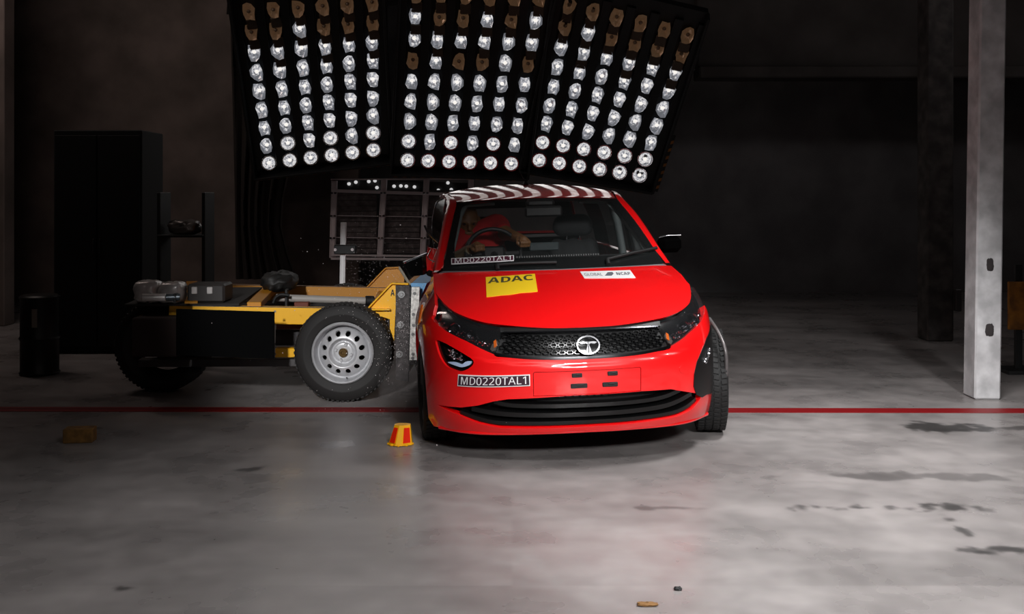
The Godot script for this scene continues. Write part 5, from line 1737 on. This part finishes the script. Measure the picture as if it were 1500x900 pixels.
				if row > 0 and row > 6 - (col % 2):
					var nk := obj("foil_strip", neck_m, foil, t)
					nk.transform = Transform3D(Basis(ex, ez, ex.cross(ez)).scaled_local(Vector3(0.1, 0.1, 0.13)), p - ey * 0.165 - ez * 0.03)
		for col in 6:   # each column's light, as long as its row of lamps
			var ca: Vector3 = c[0].lerp(c[1], col / 5.0) + ez * 0.09
			var cb: Vector3 = c[2].lerp(c[3], col / 5.0) + ez * 0.09
			var l := AreaLight3D.new()
			l.name = numbered("lamp_column_light")
			add_child(l)
			var cy := (cb - ca).normalized()
			l.transform = Transform3D(Basis(cy.cross(ez), cy, ez) * Basis(Vector3.UP, PI), (ca + cb) * 0.5)
			l.area_size = Vector2(0.12, ca.distance_to(cb))
			l.light_energy = 0.06
			l.area_range = 30.0
			l.light_color = Color(1, 0.98, 0.96)
			l.shadow_enabled = true
	# dark canopy over the bank with its hanging rods
	var t := thing("lamp_canopy", "dark canopy and side sheet from which the lamp panels hang", "canopy", Vector3(-0.4, 4.242, -12.4))
	var mb := MB.new()
	plate(mb, [Vector3(-3.32, 4.002, -12.4), Vector3(0.08, 4.242, -12.4), Vector3(2.36, 3.522, -12.4), Vector3(2.122, 3.338, -12.9), Vector3(0.084, 4.04, -13), Vector3(-3.397, 3.831, -13)], Vector3(0, 0.05, -0.1))
	part("cover", mb, case_m, t)
	mb = MB.new()
	for q in [Vector3(-2.661, 3.861, -12.5), Vector3(-0.565, 4.103, -12.5), Vector3(1.452, 3.781, -12.5)]: cyl(mb, q, Vector3(q.x, 5.7, q.z), 0.02, 8)
	part("rod", mb, case_m, t)

# ---------------------------------------------------------------- behind and beside
func background() -> void:
	var prof := mat("aluminium_profile", Color(0.88, 0.84, 0.85), 0.5, 0.0)
	var mesh_m := worn(mat("grey_panel", Color(1, 1, 1), 0.6), noise_tex(256, 0.06, Color(0.3, 0.275, 0.275), Color(0.45, 0.42, 0.42), 4, 31), 0.7)
	var t := thing("safety_screen", "grey aluminium-framed safety screen standing behind trolley and car", "screen", Vector3(-1.4301935483870967, 0, -13.6) )
	org[t] = t.position
	var mb: MB
	for x in [[487, 555], [565, 615], [625, 672]]:
		pass
	for e in [[Vector3(-2.316, 1.544, -13.65), Vector3(-1.744, 1.544, -13.65), Vector3(-1.744, 0.716, -13.65), Vector3(-2.316, 0.716, -13.65)], [Vector3(-1.656, 1.544, -13.65), Vector3(-1.189, 1.544, -13.65), Vector3(-1.189, 0.716, -13.65), Vector3(-1.656, 0.716, -13.65)], [Vector3(-1.11, 1.544, -13.65), Vector3(-0.528, 1.544, -13.65), Vector3(-0.528, 0.716, -13.65), Vector3(-1.11, 0.716, -13.65)]]:
		for k in 12:   # horizontal slats of the screen
			var a: Vector3 = e[3].lerp(e[0], (k + 0.5) / 12.0)
			var b: Vector3 = e[2].lerp(e[1], (k + 0.5) / 12.0)
			mb = MB.new()
			beam(mb, a, b, 0.016, 0.063, Vector3.UP, 0.004)
			part("slat", mb, mesh_m, t)
	for e in [[Vector3(-1.641, 1.684, -13.6), Vector3(-1.698, 0.667, -13.6)], [Vector3(-1.097, 1.684, -13.6), Vector3(-1.149, 0.667, -13.6)], [Vector3(-2.281, 1.658, -13.6), Vector3(-2.308, 0.667, -13.6)], [Vector3(-0.526, 1.684, -13.6), Vector3(-0.562, 0.667, -13.6)]]:
		mb = MB.new()
		beam(mb, e[0], e[1], 0.065, 0.073, Vector3.RIGHT)
		for k in [-0.024, 0.024]: beam(mb, e[0] + Vector3(k, 0, 0.035), e[1] + Vector3(k, 0, 0.035), 0.008, 0.01, Vector3.RIGHT)
		var po := part("post", mb, prof, t)
		for y in [283, 316.5, 349]:
			mb = MB.new()
			for k in [-0.022, 0.022]: box_at(mb, Vector3(lerpf(e[0].x, e[1].x, (y - 262.0) / 116.0) + k, 1.479 - (y - 285.4) * 13.565 / 1550.0, -13.555), Vector3(0.03, 0.024, 0.014), 0.003)
			part("joint_plate", mb, chrome, po)
	for e in [[Vector3(-2.313, 1.531, -13.58), Vector3(-0.438, 1.474, -13.58), 0.04], [Vector3(-2.32, 1.21, -13.62), Vector3(-0.439, 1.184, -13.62), 0.008], [Vector3(-2.32, 0.929, -13.62), Vector3(-0.439, 0.903, -13.62), 0.008], [Vector3(-2.317, 0.704, -13.55), Vector3(-0.525, 0.687, -13.55), 0.024], [Vector3(-2.317, 0.661, -13.55), Vector3(-0.525, 0.643, -13.55), 0.03], [Vector3(-2.329, 1.676, -13.62), Vector3(-0.439, 1.685, -13.62), 0.02]]:
		mb = MB.new()
		beam(mb, e[0], e[1], 0.05, e[2])
		part("rail", mb, prof, t)
	for x in [-2.193548387096774, -1.3161290322580645, -0.5703225806451613]:
		mb = MB.new()
		box_at(mb, Vector3(x, 0.325, -13.6), Vector3(0.06, 0.65, 0.06), 0.004)
		part("foot_post", mb, mat("dark_profile", Color(0.06, 0.06, 0.06), 0.5), t)
	# glowing dots standing in for lamp reflections along the screen's top
	mb = MB.new()
	beam(mb, Vector3(-2.342, 1.621, -13.8), Vector3(-0.534, 1.554, -13.8), 0.03, 0.15)
	var bar := part("reflection_bar", mb, mat("dark_profile", Color(0.06, 0.06, 0.06), 0.5), t)
	var lm := mat("reflection_dot", Color(0.9, 0.9, 0.9), 0.3)
	lm.emission_enabled = true
	lm.emission = Color(1, 1, 1)
	lm.emission_energy_multiplier = 0.55
	for q in [Vector3(-2.116, 1.62, -13.72), Vector3(-2.027, 1.642, -13.72), Vector3(-1.859, 1.651, -13.72), Vector3(-1.779, 1.66, -13.72), Vector3(-1.753, 1.571, -13.72), Vector3(-1.531, 1.589, -13.72), Vector3(-1.443, 1.593, -13.72), Vector3(-1.372, 1.589, -13.72), Vector3(-1.266, 1.58, -13.72), Vector3(-0.956, 1.536, -13.72), Vector3(-0.832, 1.633, -13.72), Vector3(-0.788, 1.545, -13.72)]:
		mb = MB.new()
		lathe(mb, axis_at(q, Vector3(0, 0, 1)), [Vector2(0.022, -0.03), Vector2(0.022, 0.0), Vector2(0.016, 0.014), Vector2(0, 0.02)], 10)
		part("reflection_dot", mb, lm, bar)
	# lone profile post with a black clamp
	t = thing("profile_post", "lone aluminium profile post with a black clamp, behind the trolley's far wheel", "post", Vector3(-1.570774193548387, 0, -9.7))
	mb = MB.new()
	beam(mb, Vector3(-1.564516129032258, 0.0, -9.7), Vector3(-1.543, 1.225, -9.7), 0.05, 0.05, Vector3.RIGHT)
	for k in [-0.016, 0.012]: beam(mb, Vector3(-1.564516129032258 + k, 0.05, -9.672), Vector3(-1.543, 1.222, -9.7) + Vector3(k, 0, 0.028), 0.005, 0.009, Vector3.RIGHT)
	part("post", mb, mat("bright_profile", Color(0.85, 0.84, 0.84), 0.45, 0.1), t)
	mb = MB.new()
	box_at(mb, Vector3(-1.519, 0.98, -9.65), Vector3(0.2, 0.085, 0.07), 0.008)
	part("clamp", mb, black_matt, t)
	mb = MB.new()
	for q in [Vector3(-1.604, 0.98, -9.6), Vector3(-1.449, 0.98, -9.6)]: bolt(mb, q, Vector3(0, 0, 1), 0.008)
	part("clamp_bolt", mb, prof, t)
	mb = MB.new()
	box_at(mb, Vector3(-1.564516129032258, 0.01, -9.7), Vector3(0.2, 0.02, 0.2), 0.004)
	part("foot_plate", mb, prof, t)
	# curtain with folds
	t = thing("curtain", "dark brown curtain hanging in folds beside the lamp bank", "curtain", Vector3(-2.85, 0, -11.78))
	mb = MB.new()
	var rows := []
	for i in 9:
		var r := []
		for j in 49:
			var f := j / 48.0
			var yy := 5.9 - i * 0.69
			var gather := 1.0 - 0.35 * smoothstep(3.0, 1.0, yy) * smoothstep(0.2, -0.2, absf(yy - 1.2) - 0.8)
			var x := -3.685161290322581 + f * 0.95 * gather + 0.1 * i / 9.0
			r.append(Vector3(x + 0.012 * sin(f * 70.0), maxf(yy, 0.38), -13.75 + 0.05 * sin(f * 46.0 + sin(i * 0.7)) + 0.025 * sin(f * 97.0)))
		rows.append(r)
	grid(mb, rows, 1, 2, Vector3(-2.9, 3, -16))
	var back := MB.new()
	part("cloth", mb, mat("curtain_cloth", Color(0.17, 0.15, 0.14), 0.9), t)
	mb = MB.new()
	cyl(mb, Vector3(-3.7553548387096773, 5.93, -13.75), Vector3(-3.7553548387096773 + 1.2, 5.93, -13.75), 0.02, 8)
	part("curtain_rod", mb, prof, t)
	# pillars on the right
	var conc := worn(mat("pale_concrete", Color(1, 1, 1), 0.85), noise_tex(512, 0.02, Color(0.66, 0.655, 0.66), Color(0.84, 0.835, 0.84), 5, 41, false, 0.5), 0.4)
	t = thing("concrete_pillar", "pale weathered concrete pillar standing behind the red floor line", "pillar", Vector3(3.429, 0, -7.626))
	mb = MB.new()
	var pb: Vector3 = Vector3(3.429, 0, -7.626)
	beam(mb, Vector3(pb.x, 0, pb.z - 0.1), Vector3(pb.x + 0.09, 6.0, pb.z - 0.1), 0.2, 0.19, Vector3.RIGHT, 0.012)
	part("shaft", mb, conc, t)
	mb = MB.new()
	lump(mb, pb + Vector3(0.016, 0.93, -0.001), Vector3(0.05, 0.09, 0.014), 0.3, 3)
	lump(mb, pb + Vector3(0.012, 0.46, -0.001), Vector3(0.06, 0.09, 0.014), 0.3, 7)
	part("chipped_patch", mb, mat("damp_spot", Color(0.2, 0.18, 0.18), 0.9), t)
	mb = MB.new()
	box_at(mb, Vector3(pb.x + 0.12, 3.0, pb.z - 0.16), Vector3(0.05, 6.0, 0.06), 0.004)  # dark full-height strip forming the pillar's dark right side
	part("side_strip", mb, mat("dark_profile", Color(0.06, 0.06, 0.06), 0.5), t)
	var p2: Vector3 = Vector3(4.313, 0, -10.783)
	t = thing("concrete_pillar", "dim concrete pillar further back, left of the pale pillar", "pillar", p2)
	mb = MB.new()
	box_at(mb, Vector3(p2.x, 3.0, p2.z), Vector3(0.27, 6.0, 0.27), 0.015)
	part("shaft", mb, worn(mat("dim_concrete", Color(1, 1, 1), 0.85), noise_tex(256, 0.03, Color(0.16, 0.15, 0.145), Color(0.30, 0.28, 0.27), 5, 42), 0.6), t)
	mb = MB.new()
	box_at(mb, p2 + Vector3(0.16, 0.42, 0.16), Vector3(0.06, 0.22, 0.06), 0.006)
	part("pipe_stub", mb, mat("dull_steel", Color(0.3, 0.29, 0.29), 0.5, 0.5), t)
	t = thing("warning_board", "ochre board on a dark stand beside the pale pillar, at the right edge", "board", Vector3(4.212645161290323, 0, -8.8))
	mb = MB.new()
	box_at(mb, Vector3(4.224, 0.556, -8.8), Vector3(0.2, 0.40, 0.03), 0.006)
	part("board", mb, worn(mat("ochre_board", Color(1, 1, 1), 0.7), noise_tex(256, 0.03, Color(0.42, 0.25, 0.04), Color(0.62, 0.40, 0.08), 4, 44), 1.0), t)
	mb = MB.new()
	box_at(mb, Vector3(4.224, 0.45, -8.83), Vector3(0.06, 0.9, 0.03), 0.004)
	box_at(mb, Vector3(4.224, 0.015, -8.83), Vector3(0.3, 0.03, 0.3), 0.004)
	part("stand", mb, black_matt, t)
	# left: black block added for the dark doorway, rolled canister, hanging foil bundle
	t = thing("dark_doorway_block", "tall black block added as the dark doorway at the left, beside the trolley's tail", "cabinet", Vector3(-3.846, 0, -9.772))
	var cb: Vector3 = Vector3(-3.846, 0, -9.772)
	mb = MB.new()
	box_at(mb, Vector3(cb.x, 1.05, cb.z - 0.35), Vector3(0.82, 2.06, 0.6), 0.01)
	box_at(mb, Vector3(cb.x, 0.02, cb.z - 0.35), Vector3(0.76, 0.04, 0.54), 0.004)
	part("body", mb, mat("doorway_black", Color(0.009, 0.009, 0.009), 0.9), t)
	for s in [-1, 1]:
		mb = MB.new()
		box_at(mb, Vector3(cb.x + s * 0.2, 1.05, cb.z - 0.042), Vector3(0.385, 1.96, 0.02), 0.004)
		var dr := part("door", mb, mat("doorway_black", Color(0.009, 0.009, 0.009), 0.9), t)
		mb = MB.new()
		box_at(mb, Vector3(cb.x + s * 0.03, 1.0, cb.z - 0.025), Vector3(0.015, 0.14, 0.02), 0.004)
		part("handle", mb, black_matt, dr)
	t = thing("steel_drum", "narrow dark drum with a pale label at the left edge of the hall", "drum", Vector3(-3.897, 0, -8.73))
	var dp: Vector3 = Vector3(-3.897, 0, -8.73)
	mb = MB.new()
	lathe(mb, Transform3D(Basis(), dp), [Vector2(0, 0), Vector2(0.15, 0.0), Vector2(0.16, 0.015), Vector2(0.15, 0.03), Vector2(0.15, 0.28), Vector2(0.16, 0.3), Vector2(0.15, 0.32), Vector2(0.15, 0.62), Vector2(0.16, 0.64), Vector2(0.14, 0.655), Vector2(0, 0.65)], 28)
	var dm := part("body", mb, mat("drum_dark", Color(0.10, 0.095, 0.09), 0.45, 0.3), t)
	mb = MB.new()
	var DP := func(a: float, y: float) -> Vector3: return dp + Vector3(sin(a) * 0.152, y, cos(a) * 0.152)
	lift(mb, DP, [Vector2(0.02, 0.4), Vector2(0.3, 0.4), Vector2(0.3, 0.55), Vector2(0.02, 0.55)], [], 0.05, 0.001, 0.001, -1.0)
	part("sticker", mb, mat("faded_label", Color(0.5, 0.46, 0.42), 0.8), t)
	var fb: Vector3 = Vector3(-2.957, 1.121, -8.6)
	t = thing("tool_shelf", "narrow dark shelf unit behind the trolley's tail", "shelf", Vector3(fb.x, 0, -8.95))
	mb = MB.new()
	for x in [-0.2, 0.2]: box_at(mb, Vector3(fb.x + x, 0.75, -9.6), Vector3(0.03, 1.5, 0.3), 0.004)
	for y in [0.1, 0.6, fb.y - 0.012]: box_at(mb, Vector3(fb.x, y, -9.6), Vector3(0.42, 0.024, 0.32), 0.004)
	part("frame", mb, black_matt, t)
	mb = MB.new()
	t = thing("foil_bundle", "crumpled silver bundle lying on the dark shelf at the left", "bundle", Vector3(fb.x, fb.y, -9.55))
	lump(mb, Vector3(fb.x, fb.y, -9.55), Vector3(0.27, 0.13, 0.22), 0.25, 15, 3.5)
	part("wrap", mb, mat("dull_foil", Color(0.42, 0.40, 0.39), 0.35, 0.6), t)

func small_things() -> void:
	# red line on the floor
	var mb := MB.new()
	var a: Vector3 = Vector3(-2.116, 0, -7.287)
	var b: Vector3 = Vector3(3.965, 0, -7.229)
	plate(mb, [Vector3(a.x - 2.0, 0.003, a.z + 0.075), Vector3(b.x, 0.003, b.z + 0.075), Vector3(b.x, 0.003, b.z - 0.075), Vector3(a.x - 2.0, 0.003, a.z - 0.075)], Vector3(0, -0.002, 0))
	var tape := part("floor_tape", mb, mat("red_tape", Color(0.52, 0.035, 0.06), 0.5))
	tag(tape, "red tape line running across the concrete floor under car and trolley", "tape")
	mb = MB.new()
	plate(mb, [Vector3(a.x - 2.0, 0.0035, a.z + 0.005), Vector3(-0.5, 0.0035, a.z + 0.005), Vector3(-0.5, 0.0035, a.z - 0.012), Vector3(a.x - 2.0, 0.0035, a.z - 0.012)], Vector3(0, -0.001, 0))
	part("seam", mb, mat("dark_seam", Color(0.2, 0.03, 0.04), 0.7), tape)
	# yellow marker with two red reflectors
	var p: Vector3 = Vector3(-0.66, 0, -6.236)
	var t := thing("floor_marker", "small yellow floor marker with two orange-red reflectors, in front of the car's wheel", "marker", p)
	mb = MB.new()
	var yl := mat("marker_yellow", Color(0.98, 0.70, 0.03), 0.35)
	var ring := func(y: float, r: float, z: float) -> Array:
		var o := []
		for q in [[-1.0, 0.35], [-0.35, 1.0], [0.15, 1.0], [1.0, 0.45], [1.0, -0.6], [0.3, -1.0], [-0.6, -1.0], [-1.0, -0.4]]: o.append(p + Vector3(q[0] * r + 0.012 * y / 0.115, y, q[1] * r * 0.8 + z))
		return o
	var r0: Array = ring.call(0.004, 0.07, -0.02)
	var r1: Array = ring.call(0.119, 0.046, -0.03)
	for k in 8:
		var k2 := (k + 1) % 8
		mb.quad(r0[k], r0[k2], r1[k2], r1[k], (r0[k] + r1[k2]) * 0.5 - (p + Vector3(0, 0.06, -0.025)))
		mb.flat(r1[k], r1[k2], p + Vector3(0.01, 0.119, -0.03), Vector3.UP)
		var q: Vector3 = r0[k].lerp(r0[k2], 0.5)
		box_at(mb, Vector3(q.x, 0.006, q.z), Vector3(0.018, 0.012, 0.018), 0.004)
	part("body", mb, yl, t)
	var rf := mat("reflector_red", Color(0.92, 0.16, 0.05), 0.25)
	for f in [[0, 1], [2, 3]]:
		mb = MB.new()
		var i0: Vector3 = r0[f[0]]; var i1: Vector3 = r0[f[1]]; var i2: Vector3 = r1[f[1]]; var i3: Vector3 = r1[f[0]]
		var Q := func(u: float, v: float) -> Vector3: return i0.lerp(i1, u).lerp(i3.lerp(i2, u), v)
		var n := (i1 - i0).cross(i3 - i0).normalized()
		if n.dot(i0 - p) < 0: n = -n
		plate(mb, [Q.call(0.14, 0.13) + n * 0.004, Q.call(0.86, 0.13) + n * 0.004, Q.call(0.86, 0.87) + n * 0.004, Q.call(0.14, 0.87) + n * 0.004], -n * 0.004)
		part("reflector", mb, rf, t)
	# wooden block
	p = Vector3(-2.588, 0, -6.288)
	t = thing("wooden_block", "short squared wooden block lying on the dim floor at the left", "block", p)
	mb = MB.new()
	box_at(mb, p + Vector3(0, 0.042, -0.05), Vector3(0.17, 0.084, 0.1), 0.004, 0.12)
	part("block", mb, worn(mat("wood", Color(1, 1, 1), 0.8), noise_tex(256, 0.02, Color(0.40, 0.28, 0.13), Color(0.58, 0.42, 0.2), 4, 51), 3.0), t)
	# scraps near the camera
	var sc := Vector3(0.486, 0, -3.804)
	mb = MB.new()
	lump(mb, sc, Vector3(0.075, 0.012, 0.03), 0.4, 21)
	tag(part("wood_scrap", mb, mat("scrap_tan", Color(0.5, 0.36, 0.2), 0.8)), "small tan scrap lying on the floor nearest the camera", "scrap")
	sc = Vector3(0.62, 0, -3.955)
	mb = MB.new()
	lump(mb, sc, Vector3(0.028, 0.012, 0.02), 0.4, 22)
	tag(part("dark_pebble", mb, black_matt), "tiny dark pebble on the bare floor in front of the car", "pebble")
	# shards and dust grains thrown up by the impact: one multimesh nobody could count
	var shard := MB.new()
	shard.flat(Vector3(1, 0, 0), Vector3(-0.5, 0, 0.87), Vector3(-0.5, 0, -0.87), Vector3.DOWN)
	for e in [[Vector3(1, 0, 0), Vector3(-0.5, 0, 0.87)], [Vector3(-0.5, 0, 0.87), Vector3(-0.5, 0, -0.87)], [Vector3(-0.5, 0, -0.87), Vector3(1, 0, 0)]]: shard.flat(e[0], e[1], Vector3(0, 0.9, 0), e[0] + e[1] + Vector3.UP)
	var mm := MultiMesh.new()
	mm.transform_format = MultiMesh.TRANSFORM_3D
	mm.mesh = shard.mesh()
	var places := []
	for k in 1500:
		var d := pow(rng.randf(), 1.4)
		var q := Vector3(-0.62, 0.55, -7.3)
		var dir := Vector3(rng.randfn(0, 0.35), rng.randfn(0, 0.3), absf(rng.randfn(0, 0.6)) - 0.3)
		q += dir * (0.3 + 1.1 * d)
		if q.y < 0.01: q.y = 0.006
		var r := rng.randf_range(0.0014, 0.004)
		if rng.randf() < 0.06: r *= 1.9
		places.append(Transform3D(Basis.from_euler(Vector3(rng.randf() * TAU, rng.randf() * TAU, rng.randf() * TAU)).scaled_local(Vector3.ONE * r), q))
	for k in 500:   # more behind, against the dark screen
		var q := Vector3(rng.randf_range(-1.3, -0.75), 0.75 + absf(rng.randfn(0, 0.3)), rng.randf_range(-8.9, -7.6))
		places.append(Transform3D(Basis.from_euler(Vector3(rng.randf() * TAU, rng.randf() * TAU, rng.randf() * TAU)).scaled_local(Vector3.ONE * rng.randf_range(0.001, 0.003)), q))
	mm.instance_count = places.size()
	for k in places.size(): mm.set_instance_transform(k, places[k])
	var mi := MultiMeshInstance3D.new()
	mi.name = "flying_shards"
	mi.multimesh = mm
	mi.material_override = mat("pale_shard", Color(0.85, 0.82, 0.82), 0.4)
	add_child(mi)
	# a small cloud of dust between wheel and barrier
	var fg := FogMaterial.new()
	fg.resource_name = "dust"
	fg.density = 0.5
	fg.albedo = Color(0.85, 0.82, 0.82)
	var dust := thing("dust_cloud", "thin pale dust cloud rising between trolley wheel and barrier foot", "dust", Vector3(-0.72, 0.0, -7.4))
	dust.set_meta("kind", "stuff")
	for e in [[Vector3(0, 0.12, 0), Vector3(0.42, 0.3, 0.5)], [Vector3(-0.04, 0.17, 0.1), Vector3(0.34, 0.36, 0.36)], [Vector3(0.03, 0.08, 0.12), Vector3(0.5, 0.2, 0.4)], [Vector3(0.02, 0.2, -0.05), Vector3(0.24, 0.42, 0.3)]]:
		var fv := FogVolume.new()
		fv.name = "puff"
		fv.shape = RenderingServer.FOG_VOLUME_SHAPE_ELLIPSOID
		fv.size = e[1]
		fv.material = fg
		dust.add_child(fv, true)
		fv.position = e[0]
	tag(mi, "pale shards and dust grains flying off between barrier and car", "debris", "", "stuff")

# ---------------------------------------------------------------- unseen lamps out of frame; battens and trolley spot are added fill
func off_frame() -> void:
	var glow := mat("lamp_glow", Color(0.95, 0.95, 0.95), 0.4)
	glow.emission_enabled = true
	glow.emission = Color(1, 1, 1)
	glow.emission_energy_multiplier = 0.8
	var hou := mat("lamp_housing", Color(0.08, 0.08, 0.08), 0.6)
	for e in [[LAMP_A, LAMP_A + Vector3(0, -3, -0.7), 0.4, "round floodlight hanging over the impact zone"], [LAMP_B, LAMP_B + Vector3(0, -3, -0.4), 0.4, "round floodlight nearer the camera, hanging over the bare floor"], [LAMP_C, Vector3(1.6, -0.45, -6.5), 0.35, "round floodlight on a rod behind the camera, at the right"], [FILL_LAMP_D, Vector3(-1.4, 0.62, -7.7), 0.2, "small round floodlight added left of the camera to brighten the trolley"]]:  # the last one is added to brighten the trolley
		var d: Vector3 = (e[1] - e[0]).normalized()
		var t := thing("floodlight", e[3], "floodlight", e[0])
		var mb := MB.new()
		lathe(mb, axis_at(e[0] - d * 0.2, d), [Vector2(0, -0.12), Vector2(0.16, -0.12), Vector2(e[2] * 0.9, 0.12), Vector2(e[2] + 0.03, 0.17), Vector2(e[2], 0.17), Vector2(e[2] * 0.88, 0.13)], 28)
		part("housing", mb, hou, t)
		mb = MB.new()
		lathe(mb, axis_at(e[0] - d * 0.06, d), [Vector2(e[2] * 0.9, 0.0), Vector2(0, 0.0)], 28)
		part("lamp_face", mb, glow, t)
		mb = MB.new()
		cyl(mb, e[0] - d * 0.3, Vector3(e[0].x, 5.995, e[0].z - d.z * 0.3), 0.025, 8)
		part("rod", mb, hou, t)
	for e in [[Vector3(0, 5.4, 3.0), Vector3(0, -4.4, -12.0), "added fill light batten across the ceiling behind the camera"], [Vector3(-5.2, 5.0, -9.5), Vector3(3.7, -3.8, -5.0), "added fill light batten hanging high at the left of the hall"], [Vector3(6.0, 5.0, -9.5), Vector3(-2.8, -3.8, -6.0), "added fill light batten hanging high at the right of the hall"]]:  # unseen fill lights added to lift the dark walls
		var d: Vector3 = e[1].normalized()
		var t := thing("fill_batten", e[2], "light", e[0])
		var mb := MB.new()
		bx(mb, Transform3D(Basis.looking_at(d), e[0] - d * 0.11), Vector3(2.5, 0.48, 0.1), 0.02)
		part("housing", mb, hou, t)
		mb = MB.new()
		bx(mb, Transform3D(Basis.looking_at(d), e[0] - d * 0.04), Vector3(2.4, 0.4, 0.03), 0.005)
		part("lamp_face", mb, glow, t)
		mb = MB.new()
		for x in [-0.9, 0.9]: cyl(mb, e[0] + Vector3(x, 0.1, 0.0) - d * 0.12, Vector3(e[0].x + x, 5.995, e[0].z - d.z * 0.12), 0.015, 8)
		part("rod", mb, hou, t)
